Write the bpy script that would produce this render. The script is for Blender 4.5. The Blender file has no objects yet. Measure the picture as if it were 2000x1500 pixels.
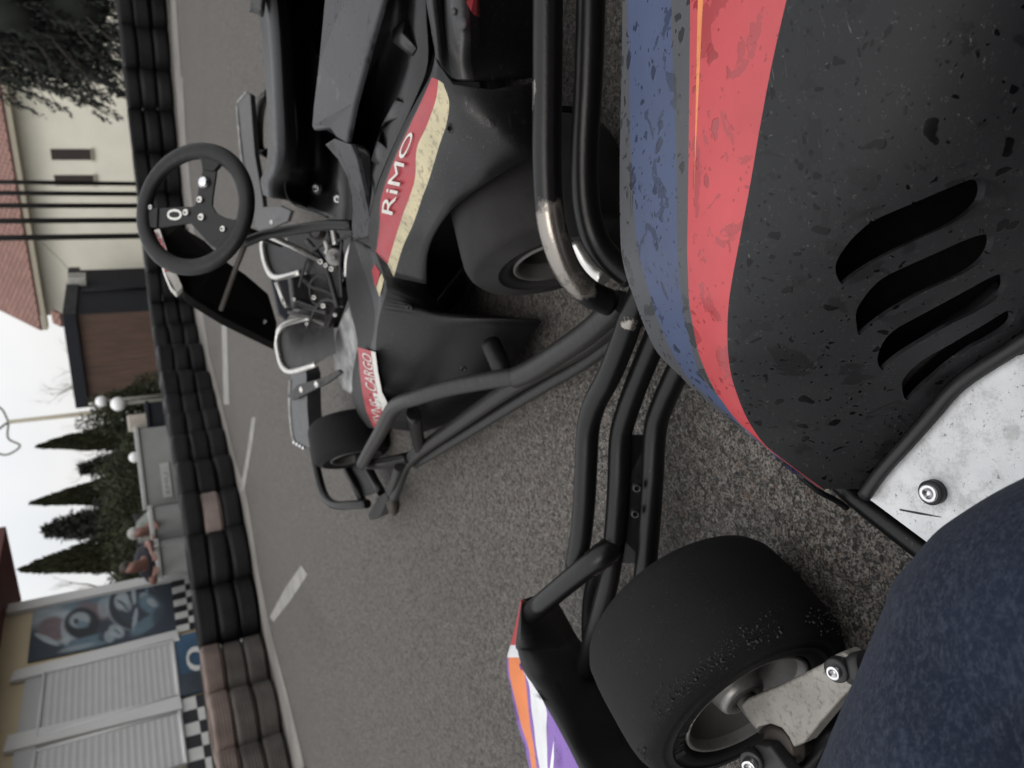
import bpy, bmesh, math, random
from mathutils import Vector, Matrix, noise as mnoise
random.seed(7)
R = math.radians
scene = bpy.context.scene
COL = scene.collection
V = Vector

# ------------------------------------------------------------------ camera
FPX, EYE, PITCH, ROLL = 1444.0, 0.75, R(26.5), R(6.8)
FWD = V((0, math.cos(PITCH), -math.sin(PITCH)))
_r0 = V((1, 0, 0)); _u0 = _r0.cross(FWD)
RGT = _r0*math.cos(ROLL) - _u0*math.sin(ROLL)
UPV = _r0*math.sin(ROLL) + _u0*math.cos(ROLL)
CAM = V((0, 0, EYE))
def ray(x, y):
    return FWD + RGT*((1500-y-750)/FPX) - UPV*((x-1000)/FPX)
def Z(x, y, z):            # the point at height z seen at that place of the photograph
    d = ray(x, y); return CAM + d*((z-EYE)/d.z)
def Yd(x, y, Y):           # the point at distance Y
    d = ray(x, y); return CAM + d*(Y/d.y)
def D(x, y, dep):
    return CAM + ray(x, y)*dep
def onplane(x, y, p0, n):
    d = ray(x, y); return CAM + d*((p0-CAM).dot(n)/d.dot(n))
cam_d = bpy.data.cameras.new('camera'); cam = bpy.data.objects.new('camera', cam_d); COL.objects.link(cam)
cam_d.sensor_width = 36.0; cam_d.lens = FPX/2000*36; cam_d.clip_start = 0.02; cam_d.clip_end = 800
m = Matrix((( -UPV.x, RGT.x, -FWD.x), (-UPV.y, RGT.y, -FWD.y), (-UPV.z, RGT.z, -FWD.z))).to_4x4()
m.translation = CAM; cam.matrix_world = m
cam_d.dof.use_dof = True; cam_d.dof.focus_distance = 0.72; cam_d.dof.aperture_fstop = 7.5
scene.camera = cam

# ------------------------------------------------------------------ materials
class NT:
    def __init__(s, name):
        s.m = bpy.data.materials.new(name); s.m.use_nodes = True
        s.t = s.m.node_tree; s.b = s.t.nodes['Principled BSDF']
        s.tc = s.t.nodes.new('ShaderNodeTexCoord')
    def n(s, typ, **kw):
        nd = s.t.nodes.new(typ)
        for k, v in kw.items():
            if k in nd.inputs: nd.inputs[k].default_value = v
            else: setattr(nd, k, v)
        return nd
    def l(s, a, b): s.t.links.new(a, b)
    def noise(s, scale, detail=3, rough=.55, vec=None, dist=0):
        n = s.n('ShaderNodeTexNoise'); n.inputs['Scale'].default_value = scale; n.inputs['Detail'].default_value = detail
        n.inputs['Roughness'].default_value = rough; n.inputs['Distortion'].default_value = dist
        s.l(vec or s.tc.outputs['Object'], n.inputs['Vector']); return n.outputs['Fac']
    def ramp(s, f, a, b, c0=(0,0,0,1), c1=(1,1,1,1)):
        n = s.n('ShaderNodeValToRGB'); e = n.color_ramp.elements
        e[0].position = a; e[1].position = b; e[0].color = c0; e[1].color = c1
        s.l(f, n.inputs['Fac']); return n.outputs['Color']
    def mix(s, f, a, b, mode='MIX'):
        n = s.n('ShaderNodeMix', data_type='RGBA', blend_type=mode)
        for sock, v in ((n.inputs['Factor'], f), (n.inputs[6], a), (n.inputs[7], b)):
            if isinstance(v, bpy.types.NodeSocket): s.l(v, sock)
            elif isinstance(v, (int, float)): sock.default_value = v
            else: sock.default_value = (*v[:3], 1)
        return n.outputs[2]
    def math(s, op, a, b=0.0, clamp=False):
        n = s.n('ShaderNodeMath', operation=op, use_clamp=clamp)
        for sock, v in ((n.inputs[0], a), (n.inputs[1], b)):
            if isinstance(v, bpy.types.NodeSocket): s.l(v, sock)
            else: sock.default_value = v
        return n.outputs[0]
    def mapping(s, scale=(1,1,1), rot=(0,0,0), vec=None):
        n = s.n('ShaderNodeMapping'); n.inputs['Scale'].default_value = scale; n.inputs['Rotation'].default_value = rot
        s.l(vec or s.tc.outputs['Object'], n.inputs['Vector']); return n.outputs['Vector']
    def bump(s, h, strength=.3, dist=.002):
        n = s.n('ShaderNodeBump'); n.inputs['Strength'].default_value = strength; n.inputs['Distance'].default_value = dist
        s.l(h, n.inputs['Height']); s.l(n.outputs['Normal'], s.b.inputs['Normal'])
    def set(s, k, v):
        if isinstance(v, bpy.types.NodeSocket): s.l(v, s.b.inputs[k])
        elif isinstance(v, tuple): s.b.inputs[k].default_value = (*v[:3], 1)
        else: s.b.inputs[k].default_value = v

def srgb(r, g, b):
    f = lambda c: (c/255/12.92) if c <= 10 else ((c/255+.055)/1.055)**2.4
    return (f(r), f(g), f(b))
def mul(c, k): return tuple(min(1, x*k) for x in c[:3])

def M_plain(name, col, rough=.5, metal=0, var=.15, vs=8, bump=0, bs=60, bd=.001, dirt=0, spec=.5):
    k = NT(name)
    f = k.ramp(k.noise(vs, 5), .3, .7)
    c = k.mix(f, mul(col, 1-var), mul(col, 1+var))
    if dirt:
        c = k.mix(k.math('MULTIPLY', k.ramp(k.noise(vs*4, 6, .7), .5, .72), dirt), c, (.035, .03, .025))
    k.set('Base Color', c); k.set('Metallic', metal); k.set('Specular IOR Level', spec)
    rr = k.n('ShaderNodeMapRange'); k.l(f, rr.inputs[0]); rr.inputs[3].default_value = max(0, rough-.08); rr.inputs[4].default_value = min(1, rough+.08)
    k.set('Roughness', rr.outputs[0])
    if bump: k.bump(k.noise(bs, 4), bump, bd)
    return k.m

def M_wet(name, col, rough=.5, wet=.55, drops=1.0, scratch=.0, spec=.5, dscale=55, amount=.5):
    """moulded plastic or vinyl, rained on: blotches and beads of water, dust and scratches"""
    k = NT(name)
    ds = k.n('ShaderNodeTexNoise'); ds.inputs['Scale'].default_value = 40; k.l(k.tc.outputs['Object'], ds.inputs['Vector'])
    va = k.n('ShaderNodeVectorMath', operation='MULTIPLY_ADD'); k.l(ds.outputs['Color'], va.inputs[0]); va.inputs[1].default_value = (.028,)*3
    k.l(k.tc.outputs['Object'], va.inputs[2])
    masks = []
    for sc, th, pick in ((dscale, .30, 1-amount*.55), (dscale*2.4, .27, 1-amount*.55)):
        vo = k.n('ShaderNodeTexVoronoi'); vo.inputs['Scale'].default_value = sc; k.l(va.outputs[0], vo.inputs['Vector'])
        sep = k.n('ShaderNodeSeparateColor'); k.l(vo.outputs['Color'], sep.inputs[0])
        thr = k.math('MULTIPLY', k.math('ADD', sep.outputs[1], .35), th)
        d = k.math('SUBTRACT', thr, vo.outputs['Distance'])
        mr = k.n('ShaderNodeMapRange'); k.l(d, mr.inputs[0]); mr.inputs[1].default_value = 0; mr.inputs[2].default_value = .06
        masks.append(k.math('MULTIPLY', mr.outputs[0], k.math('GREATER_THAN', sep.outputs[0], pick)))
    mk = k.math('MAXIMUM', masks[0], masks[1])
    mk = k.math('MULTIPLY', mk, drops, True)
    big = k.ramp(k.noise(26, 4, .6, dist=.6), .585, .6)
    mk2 = k.math('MAXIMUM', mk, k.math('MULTIPLY', big, drops*(.75 if max(col) > .03 else .4)), True)
    tone = k.ramp(k.noise(9, 6, .65), .25, .75)
    c = k.mix(tone, mul(col, .86), mul(col, 1.12))
    dust = k.ramp(k.noise(120, 6, .75), .62, .8)
    if scratch:
        sv = k.mapping((30, 400, 400), (.3, .5, .9))
        sc1 = k.ramp(k.noise(1.0, 3, .6, vec=sv, dist=1.2), .66, .74)
        sv2 = k.mapping((420, 40, 420), (.2, .1, .5))
        sc2 = k.ramp(k.noise(1.0, 3, .6, vec=sv2, dist=1.5), .68, .75)
        scr = k.math('MULTIPLY', k.math('MAXIMUM', k.math('MAXIMUM', sc1, sc2), dust), scratch)
        c = k.mix(scr, c, mul(col, 1) if max(col) > .3 else (.15, .147, .142))
    c = k.mix(mk2, c, mul(col, wet))
    k.set('Base Color', c)
    rr = k.n('ShaderNodeMapRange'); k.l(mk2, rr.inputs[0]); rr.inputs[3].default_value = rough; rr.inputs[4].default_value = .22
    k.set('Roughness', rr.outputs[0]); k.set('Specular IOR Level', spec)
    h = k.math('ADD', k.math('MULTIPLY', mk, .9), k.math('MULTIPLY', k.noise(300, 4), .12))
    k.bump(h, .3, .0012)
    return k.m

def M_rubber(name, col=(.011, .011, .012), dirt=.35):
    k = NT(name)
    g = k.noise(260, 6, .75); big = k.ramp(k.noise(14, 5), .3, .75)
    sp = k.ramp(k.noise(420, 2, .5), .69, .74)
    c = k.mix(big, mul(col, .8), mul(col, 1.35))
    c = k.mix(k.math('MULTIPLY', sp, dirt), c, (.10, .095, .09))
    k.set('Base Color', c); k.set('Roughness', .72); k.set('Specular IOR Level', .2)
    k.bump(k.math('ADD', g, k.math('MULTIPLY', k.noise(60, 4), .5)), .5, .0015)
    return k.m

def M_tube(name, col, rough=.42, worn=None):
    k = NT(name)
    sv = k.mapping((40, 160, 160))
    f = k.ramp(k.noise(1, 5, .65, vec=sv), .3, .72)
    c = k.mix(f, mul(col, .75), mul(col, 1.45))
    chip = k.ramp(k.noise(55, 5, .7), .68, .72)
    c = k.mix(k.math('MULTIPLY', chip, .5), c, (.12, .11, .10))
    k.set('Roughness', rough); k.set('Specular IOR Level', .28)
    if worn:
        geo = k.n('ShaderNodeNewGeometry'); tot = None
        for p, r0 in worn:
            vm = k.n('ShaderNodeVectorMath', operation='DISTANCE'); k.l(geo.outputs['Position'], vm.inputs[0]); vm.inputs[1].default_value = p
            d = k.math('ADD', vm.outputs['Value'], k.math('MULTIPLY', k.math('SUBTRACT', k.noise(40, 4, .6), .5), .06))
            mr = k.n('ShaderNodeMapRange'); k.l(d, mr.inputs[0]); mr.inputs[1].default_value = r0; mr.inputs[2].default_value = r0*.6
            tot = mr.outputs[0] if tot is None else k.math('MAXIMUM', tot, mr.outputs[0])
        k.set('Metallic', k.math('MULTIPLY', tot, .85)); c = k.mix(tot, c, (.24, .22, .20))
        k.set('Roughness', k.math('SUBTRACT', rough, k.math('MULTIPLY', tot, .1)))
    k.set('Base Color', c); k.bump(k.noise(180, 4, .6), .25, .001)
    return k.m

def M_asphalt():
    k = NT('asphalt')
    vo = k.n('ShaderNodeTexVoronoi'); vo.inputs['Scale'].default_value = 150; k.l(k.tc.outputs['Object'], vo.inputs['Vector'])
    sep = k.n('ShaderNodeSeparateColor'); k.l(vo.outputs['Color'], sep.inputs[0])
    vo2 = k.n('ShaderNodeTexVoronoi'); vo2.inputs['Scale'].default_value = 400; k.l(k.tc.outputs['Object'], vo2.inputs['Vector'])
    sep2 = k.n('ShaderNodeSeparateColor'); k.l(vo2.outputs['Color'], sep2.inputs[0])
    st = k.ramp(k.math('ADD', k.math('MULTIPLY', sep.outputs[0], .62), k.math('MULTIPLY', sep2.outputs[0], .38)), .12, .92, (.0105, .0094, .0085, 1), (.200, .183, .166, 1))
    warm = k.math('GREATER_THAN', sep.outputs[1], .9)
    st = k.mix(k.math('MULTIPLY', warm, .5), st, (.15, .105, .08))
    pits = k.ramp(k.noise(260, 3, .6), .36, .52)
    st = k.mix(pits, (.010, .009, .008), st)
    big = k.ramp(k.noise(1.1, 5, .6), .3, .7)
    st = k.mix(big, mul((.92, .92, .92), 1), (1.08, 1.07, 1.06)) if False else k.mix(k.math('MULTIPLY', big, .2), st, mul((.086, .082, .077), 1))
    # tyre rubber laid on the surface in long soft streaks
    sv = k.mapping((1.2, .25, 1)); sk = k.ramp(k.noise(1.5, 4, .6, vec=sv), .55, .72)
    st = k.mix(k.math('MULTIPLY', sk, .35), st, (.038, .036, .034))
    k.set('Base Color', st); k.set('Roughness', .78); k.set('Specular IOR Level', .35)
    h = k.math('ADD', k.math('MULTIPLY', vo.outputs['Distance'], -.8), k.math('MULTIPLY', pits, .6))
    k.bump(h, .8, .003)
    return k.m

def M_denim():
    k = NT('denim')
    sv = k.mapping((120, 340, 340), (.25, .35, -.85)); a = k.ramp(k.noise(1, 5, .72, vec=sv), .5, .74)
    b = k.ramp(k.noise(170, 5, .8), .5, .78)
    big = k.ramp(k.noise(11, 5), .3, .75)
    c = k.mix(big, (.0075, .0108, .0215), (.0130, .0182, .0335))
    c = k.mix(k.math('MULTIPLY', k.math('MAXIMUM', a, b), .55), c, (.066, .084, .120))
    k.set('Base Color', c); k.set('Roughness', .95); k.set('Specular IOR Level', .12)
    k.b.inputs['Sheen Weight'].default_value = .06
    h = k.math('ADD', k.math('ADD', a, b), k.math('MULTIPLY', k.noise(700, 2), .8))
    k.bump(h, .5, .0012)
    return k.m

def M_alu():
    k = NT('worn_aluminium')
    f = k.noise(16, 6, .7); sp = k.ramp(k.noise(150, 5, .7), .62, .68); bl = k.ramp(k.noise(34, 8, .82), .49, .62)
    fine = k.ramp(k.noise(420, 3, .6), .66, .72)
    c = k.mix(k.ramp(f, .3, .7), (.60, .61, .62), (.77, .78, .79))
    c = k.mix(k.math('MULTIPLY', bl, .5), c, (.30, .29, .27))
    c = k.mix(k.math('MULTIPLY', k.math('MAXIMUM', sp, fine), .8), c, (.10, .095, .085))
    k.set('Base Color', c); k.set('Roughness', .6); k.set('Metallic', .15)
    k.bump(k.noise(120, 5, .7), .3, .001)
    return k.m

def M_leaf(name, c0, c1, scale=3):
    k = NT(name)
    oi = k.n('ShaderNodeNewGeometry')
    f = k.ramp(k.noise(scale, 3), .3, .7)
    ri = k.math('MULTIPLY', oi.outputs['Random Per Island'], .6)
    c = k.mix(k.math('ADD', k.math('MULTIPLY', f, .5), ri, True), c0, c1)
    k.set('Base Color', c); k.set('Roughness', .75); k.set('Specular IOR Level', .25)
    return k.m

def M_stripes(name, c0, c1, scale, axis=(1, 0, 0), rough=.5, bump=.5, sharp=.1, metal=0, spec=.5):
    k = NT(name); k.set('Specular IOR Level', spec)
    vm = k.n('ShaderNodeVectorMath', operation='DOT_PRODUCT'); k.l(k.tc.outputs['Object'], vm.inputs[0]); vm.inputs[1].default_value = axis
    s = k.math('SINE', k.math('MULTIPLY', vm.outputs['Value'], scale*2*math.pi))
    f = k.ramp(k.math('ADD', k.math('MULTIPLY', s, .5), .5), .5-sharp, .5+sharp)
    var = k.ramp(k.noise(5, 5), .3, .7)
    c = k.mix(f, c0, c1); c = k.mix(k.math('MULTIPLY', var, .18), c, mul(c0, .7))
    k.set('Base Color', c); k.set('Roughness', rough); k.set('Metallic', metal)
    k.bump(f, bump, .01)
    return k.m

def M_wood():
    k = NT('brown_boards')
    sv = k.mapping((9, 9, .7)); f = k.ramp(k.noise(1.6, 6, .7, vec=sv), .3, .72)
    c = k.mix(f, (.035, .018, .012), (.085, .046, .030))
    k.set('Base Color', c); k.set('Roughness', .7); k.bump(f, .3, .01)
    return k.m

def M_tiles():
    k = NT('red_roof_tiles')
    br = k.n('ShaderNodeTexBrick'); br.inputs['Scale'].default_value = 1.7
    br.inputs['Color1'].default_value = (.34, .165, .125, 1); br.inputs['Color2'].default_value = (.22, .10, .075, 1); br.inputs['Mortar'].default_value = (.05, .025, .02, 1)
    br.inputs['Mortar Size'].default_value = .07
    k.l(k.tc.outputs['UV'], br.inputs['Vector'])
    f = k.ramp(k.noise(1.5, 5), .3, .7)
    k.set('Base Color', k.mix(f, mul((1, 1, 1), 1), br.outputs['Color'], 'MULTIPLY') if False else k.mix(k.math('MULTIPLY', f, .25), br.outputs['Color'], (.22, .12, .10)))
    k.set('Roughness', .8); k.bump(br.outputs['Fac'], -.6, .03)
    return k.m

BLACK = (.0125, .0128, .0138)
def M_mural():
    k = NT('mural_paint'); at = k.n('ShaderNodeAttribute', attribute_name='paint')
    v = k.ramp(k.noise(9, 5, .6), .3, .7)
    k.set('Base Color', k.mix(k.math('MULTIPLY', v, .22), at.outputs['Color'], (.03, .04, .05))); k.set('Roughness', .7); return k.m
MT = dict(
    mural=M_mural(),
    asphalt=M_asphalt(),
    paint=M_plain('road_paint', (.20, .195, .18), .8, var=.3, vs=6, dirt=.5),
    kerb=M_plain('worn_kerb_paint', (.15, .14, .13), .8, var=.3, vs=2.5, dirt=.5),
    pod=M_wet('rained_black_plastic', (.0165, .0172, .0185), .52, .2, 1, .7, spec=.2, dscale=64, amount=.8),
    pod_grey=M_wet('rained_grey_vinyl', (.048, .050, .056), .42, .5, 1, .5, dscale=50, amount=.8),
    pod_blue=M_wet('rained_blue_vinyl', (.040, .057, .115), .42, .5, 1, dscale=50, amount=.85),
    pod_red=M_wet('rained_red_vinyl', (.39, .045, .053), .42, .66, 1, dscale=46, amount=.95),
    pod_orange=M_wet('rained_orange_vinyl', (.60, .21, .07), .42, .8, .6),
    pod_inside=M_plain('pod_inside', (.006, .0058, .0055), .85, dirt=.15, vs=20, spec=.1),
    nose_black=M_wet('satin_black_nose', (.0070, .0072, .0080), .46, .5, .7, .3, amount=.3, spec=.4),
    n_purple=M_wet('purple_vinyl', (.17, .085, .33), .42, .6, .8, amount=.5),
    n_orange=M_wet('orange_vinyl', (.60, .17, .05), .42, .75, .5),
    n_white=M_wet('white_vinyl', (.60, .61, .63), .4, .85, .5),
    n_red=M_wet('red_vinyl', (.38, .035, .04), .42, .75, .5),
    rubber=M_rubber('slick_rubber', (.0050, .0050, .0053), .45),
    rubber_grey=M_rubber('dusty_slick_rubber', (.0165, .0158, .0155), .3),
    rim=M_plain('dull_rim_alloy', (.21, .205, .20), .42, .6, .2, 20, dirt=.5),
    rim_dark=M_plain('dark_rim_alloy', (.095, .092, .088), .5, .5, .25, 20, dirt=.4),
    alu=M_alu(),
    spindle=M_plain('cast_alloy', (.25, .237, .215), .5, .4, .2, 30, .3, 90, dirt=.75),
    rust=M_plain('greasy_brown_steel', (.034, .027, .022), .55, .3, .4, 60, .3, 120),
    steel=M_plain('bright_steel', (.62, .62, .63), .28, 1, .15, 60),
    steel_dark=M_plain('dark_steel', (.014, .014, .015), .5, .1, .3, 50),
    tube=M_tube('black_bumper_tube', (.0038, .0038, .0042), .34),
    tube_grey=M_tube('scuffed_grey_tube', (.019, .0187, .0183), .42),
    cover=M_wet('rained_grey_cover', (.034, .0335, .038), .45, .3, 1, .2, dscale=30, amount=.85, spec=.35),
    body=M_wet('rained_black_body', (.0066, .0068, .0076), .42, .5, .5, .7, amount=.4, spec=.36),
    body_dark=M_wet('scratched_black_body', (.0045, .0045, .0046), .5, .6, .2, .6, spec=.3),
    body_grey=M_wet('scuffed_grey_body', (.0145, .0145, .0155), .42, .55, .5, .6, amount=.4),
    pale=M_plain('pale_grey_plastic', (.22, .224, .22), .55, var=.55, vs=30, dirt=.35),
    seat=M_plain('seat_shell', (.0036, .0037, .0042), .45, spec=.35, var=.2),
    seat_lip=M_plain('seat_rim', (.028, .030, .033), .45, var=.12, vs=20),
    b_red=M_plain('red_sticker', (.29, .022, .032), .42, var=.15, vs=20, dirt=.35),
    b_cream=M_plain('cream_sticker', (.42, .37, .235), .5, var=.2, vs=22, dirt=.9),
    b_white=M_plain('white_sticker', (.50, .49, .46), .5, var=.1, vs=40, dirt=.25),
    b_dark=M_plain('dark_print', (.03, .028, .03), .5),
    grip=M_plain('wheel_grip', (.0062, .0064, .0072), .48, spec=.3, var=.12, vs=60, bump=.2, bs=300),
    sw_face=M_plain('wheel_plate', (.0075, .0078, .0084), .42, spec=.3),
    silver=M_plain('silver_tube', (.52, .51, .49), .32, .8, .12, 40),
    grime=M_plain('grimy_plate', (.014, .0132, .012), .6, .2, .4, 30, dirt=.4),
    denim=M_denim(),
    skin=M_plain('skin', (.46, .27, .20), .55, var=.08),
    skin_red=M_plain('ruddy_skin', (.165, .078, .060), .55, var=.08),
    hair=M_plain('dark_hair', (.02, .014, .01), .6), hair_grey=M_plain('grey_hair', (.32, .32, .30), .7, var=.3, vs=20),
    shirt_dark=M_plain('dark_navy_cloth', (.012, .013, .02), .9), shirt_grey=M_plain('grey_green_cloth', (.17, .18, .165), .9, var=.25, vs=12),
    shirt_black=M_plain('black_cloth', (.02, .02, .022), .9), shoe=M_plain('shoe', (.03, .03, .03), .6),
    tyre_black=M_plain('black_tyre', (.0050, .0050, .0060), .6, spec=.25, var=.4, vs=6, bump=.3, bs=25, bd=.004),
    tyre_brown=M_plain('dusty_brown_tyre', (.14, .105, .092), .85, var=.35, vs=6, bump=.4, bs=40, bd=.004, dirt=.25),
    tyre_pale=M_plain('pale_dusty_tyre', (.22, .175, .16), .85, var=.2, vs=6, bump=.4, bs=40, bd=.004, dirt=.2),
    tyre_mid=M_plain('dusty_grey_tyre', (.062, .054, .05), .85, var=.4, vs=6, bump=.4, bs=40, bd=.004, dirt=.2),
    wall_cream=M_plain('cream_render', (.70, .68, .585), .85, var=.06, vs=1.2, bump=.1, bs=20),
    wall_ochre=M_plain('ochre_render', (.55, .46, .31), .85, var=.07, vs=1.5),
    fascia_red=M_plain('dark_red_fascia', (.085, .022, .02), .6),
    trim_white=M_plain('white_trim', (.56, .56, .555), .5, var=.06, vs=2),
    panel=M_plain('white_door_panel', (.40, .405, .405), .45, var=.05, vs=3),
    soffit=M_plain('beige_soffit', (.33, .30, .235), .8, var=.06),
    tiles=M_tiles(), wood=M_wood(),
    hut_dark=M_plain('dark_blue_sheet', (.011, .0125, .017), .6, var=.15, vs=3, spec=.2),
    window=M_plain('brown_shutter', (.022, .014, .012), .5, var=.2, vs=6),
    pole=M_plain('black_pole', (.010, .010, .010), .5), post=M_plain('pale_post', (.36, .33, .29), .6),
    globe=M_plain('white_globe', (.72, .73, .74), .25, var=.04), lamp_iron=M_plain('grey_iron', (.13, .13, .11), .6),
    box=M_plain('grey_panel_board', (.205, .21, .205), .7, var=.12, vs=3), box_rim=M_plain('grey_rim', (.33, .335, .33), .6, var=.08),
    ac=M_plain('air_unit', (.36, .36, .33), .6), grille=M_plain('dark_grille', (.05, .05, .045), .6),
    cyp=M_leaf('cypress_leaf', (.010, .0115, .004), (.024, .026, .009)),
    con=M_leaf('conifer_leaf', (.012, .015, .011), (.038, .043, .035)),
    crumb=M_plain('rubber_crumb', (.036, .035, .034), .9, spec=.1),
    cedar=M_leaf('cedar_leaf', (.007, .0092, .007), (.027, .032, .0275), 2.2),
    shrub=M_leaf('shrub_leaf', (.014, .018, .008), (.045, .052, .026)),
    bark=M_plain('bark', (.06, .05, .04), .9, var=.3), twig=M_plain('twig', (.30, .26, .225), .9, var=.2),
    m_dark=M_plain('mural_navy', (.030, .040, .056), .7, var=.35, vs=2.2), m_mid=M_plain('mural_steel_blue', (.115, .175, .215), .7, var=.55, vs=3),
    m_pale=M_plain('mural_pale', (.27, .325, .355), .7, var=.55, vs=3.5), m_maroon=M_plain('mural_maroon', (.125, .095, .105), .7, var=.55, vs=4),
    m_blk=M_plain('mural_black', (.018, .021, .026), .7, var=.3, vs=5), m_blue=M_plain('panel_blue', (.035, .085, .15), .6, var=.4, vs=1.5),
    chk_b=M_plain('checker_black', (.014, .015, .019), .6), chk_w=M_plain('checker_white', (.55, .55, .53), .6, var=.07),
)

# ------------------------------------------------------------------ mesh helpers
def crom(p, q, r, s, t):
    return .5*((2*q) + (r-p)*t + (2*p-5*q+4*r-s)*t*t + (3*q-p-3*r+s)*t*t*t)
def smooth_path(pts, n=6):
    pts = [V(p) for p in pts]
    if len(pts) < 3: return pts
    e = [pts[0]*2-pts[1]] + pts + [pts[-1]*2-pts[-2]]
    out = []
    for i in range(1, len(e)-2):
        for k in range(n): out.append(crom(e[i-1], e[i], e[i+1], e[i+2], k/n))
    out.append(pts[-1]); return out
def smooth_rows(rows, n=5):
    """rows: list of equal-length lists of vectors; interpolate between the rows"""
    e = [[a*2-b for a, b in zip(rows[0], rows[1])]] + rows + [[a*2-b for a, b in zip(rows[-1], rows[-2])]]
    out = []
    for i in range(1, len(e)-2):
        for k in range(n):
            out.append([crom(e[i-1][j], e[i][j], e[i+1][j], e[i+2][j], k/n) for j in range(len(rows[0]))])
    out.append(rows[-1]); return out

class MB:
    def __init__(s): s.v = []; s.f = []; s.m = []; s.sm = []
    def add(s, vs, fs, mi=0, smooth=True):
        b = len(s.v); s.v += [tuple(p) for p in vs]
        for f in fs: s.f.append(tuple(b+i for i in f)); s.m.append(mi); s.sm.append(smooth)
        return s
    def tube(s, pts, r, n=14, mi=0, caps=True, smooth=5):
        P = smooth_path(pts, smooth) if smooth else [V(p) for p in pts]
        k = len(P); rr = r if isinstance(r, (list, tuple)) else None
        t0 = (P[1]-P[0]).normalized(); a = t0.orthogonal().normalized(); vs = []
        for i, p in enumerate(P):
            t = (P[min(i+1, k-1)]-P[max(i-1, 0)]).normalized()
            a = (a - t*a.dot(t)).normalized(); b = t.cross(a)
            if rr:
                u = i/(k-1)*(len(rr)-1); j = min(int(u), len(rr)-2); rad = rr[j]+(rr[j+1]-rr[j])*(u-j)
            else: rad = r
            for q in range(n):
                th = 2*math.pi*q/n; vs.append(p + a*(rad*math.cos(th)) + b*(rad*math.sin(th)))
        fs = [(i*n+q, i*n+(q+1) % n, (i+1)*n+(q+1) % n, (i+1)*n+q) for i in range(k-1) for q in range(n)]
        s.add(vs, fs, mi)
        if caps: s.add(vs[:n], [tuple(range(n))[::-1]], mi, False); s.add(vs[-n:], [tuple(range(n))], mi, False)
        return s
    def lathe(s, prof, c, axis, n=64, mi=0, mis=None):
        a = V(axis).normalized(); e = a.orthogonal().normalized(); g = a.cross(e); c = V(c); vs = []
        for w, r in prof:
            for q in range(n):
                th = 2*math.pi*q/n; vs.append(c + a*w + e*(r*math.cos(th)) + g*(r*math.sin(th)))
        for i in range(len(prof)-1):
            s_f = [(i*n+q, i*n+(q+1) % n, (i+1)*n+(q+1) % n, (i+1)*n+q) for q in range(n)]
            b = len(s.v)
            if i == 0: base = b; s.v += [tuple(p) for p in vs]
            for f in s_f: s.f.append(tuple(base+x for x in f)); s.m.append(mis[i] if mis else mi); s.sm.append(True)
        return s
    def box(s, c, x, y, z, mi=0):
        """box with centre c and half-edge vectors x, y, z"""
        c, x, y, z = V(c), V(x), V(y), V(z)
        vs = [c+x*i+y*j+z*k for i in (-1, 1) for j in (-1, 1) for k in (-1, 1)]
        return s.add(vs, [(0,1,3,2),(4,6,7,5),(0,4,5,1),(2,3,7,6),(0,2,6,4),(1,5,7,3)], mi, False)
    def prism(s, poly, d, mi=0, smooth=False):
        p = [V(q) for q in poly]; d = V(d); n = len(p)
        s.add(p+[q+d for q in p], [tuple(range(n)), tuple(range(2*n-1, n-1, -1))]+[(i, n+i, n+(i+1) % n, (i+1) % n) for i in range(n)], mi, smooth); return s
    def grid(s, rows, mi=0, fn=None):
        n = len(rows[0]); vs = [p for r in rows for p in r]; b = len(s.v); s.v += [tuple(p) for p in vs]
        for i in range(len(rows)-1):
            for j in range(n-1):
                s.f.append((b+i*n+j, b+i*n+j+1, b+(i+1)*n+j+1, b+(i+1)*n+j)); s.m.append(fn(i, j) if fn else mi); s.sm.append(True)
        return s
    def ball(s, c, r, mi=0, n=16, sc=(1, 1, 1)):
        vs = []; fs = []
        for i in range(n//2+1):
            ph = math.pi*i/(n//2)
            for j in range(n): th = 2*math.pi*j/n; vs.append(V(c)+V((r*sc[0]*math.sin(ph)*math.cos(th), r*sc[1]*math.sin(ph)*math.sin(th), r*sc[2]*math.cos(ph))))
        for i in range(n//2):
            for j in range(n): fs.append((i*n+j, i*n+(j+1) % n, (i+1)*n+(j+1) % n, (i+1)*n+j))
        return s.add(vs, fs, mi)
    def build(s, name, mats, parent=None, thick=0, bevel=0, off=-1, fix=True, sub=0):
        me = bpy.data.meshes.new(name); me.from_pydata(s.v, [], s.f)
        for mt in (mats if isinstance(mats, (list, tuple)) else [mats]): me.materials.append(MT[mt] if isinstance(mt, str) else mt)
        for p, mi, sm in zip(me.polygons, s.m, s.sm): p.material_index = mi; p.use_smooth = sm
        bm = bmesh.new(); bm.from_mesh(me)
        bmesh.ops.remove_doubles(bm, verts=bm.verts, dist=1e-6)
        if fix: bmesh.ops.recalc_face_normals(bm, faces=bm.faces)
        bm.to_mesh(me); bm.free()
        o = bpy.data.objects.new(name, me); COL.objects.link(o)
        if thick: md = o.modifiers.new('thick', 'SOLIDIFY'); md.thickness = thick; md.offset = off
        if bevel: md = o.modifiers.new('bevel', 'BEVEL'); md.width = bevel; md.segments = 3; md.limit_method = 'ANGLE'
        if sub: md = o.modifiers.new('sub', 'SUBSURF'); md.levels = sub; md.render_levels = sub
        if parent is not None: adopt(o, parent)
        return o
WPOS = {}
def adopt(o, parent):
    o.parent = parent; o.matrix_parent_inverse = Matrix.Translation(-WPOS.get(parent.name, V((0, 0, 0))))
def thing(name, label, cat, loc, group=None):
    e = bpy.data.objects.new(name, None); COL.objects.link(e); e.location = loc; e.empty_display_size = .1
    WPOS[e.name] = V(loc); return tag(e, label, cat, group)
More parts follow.
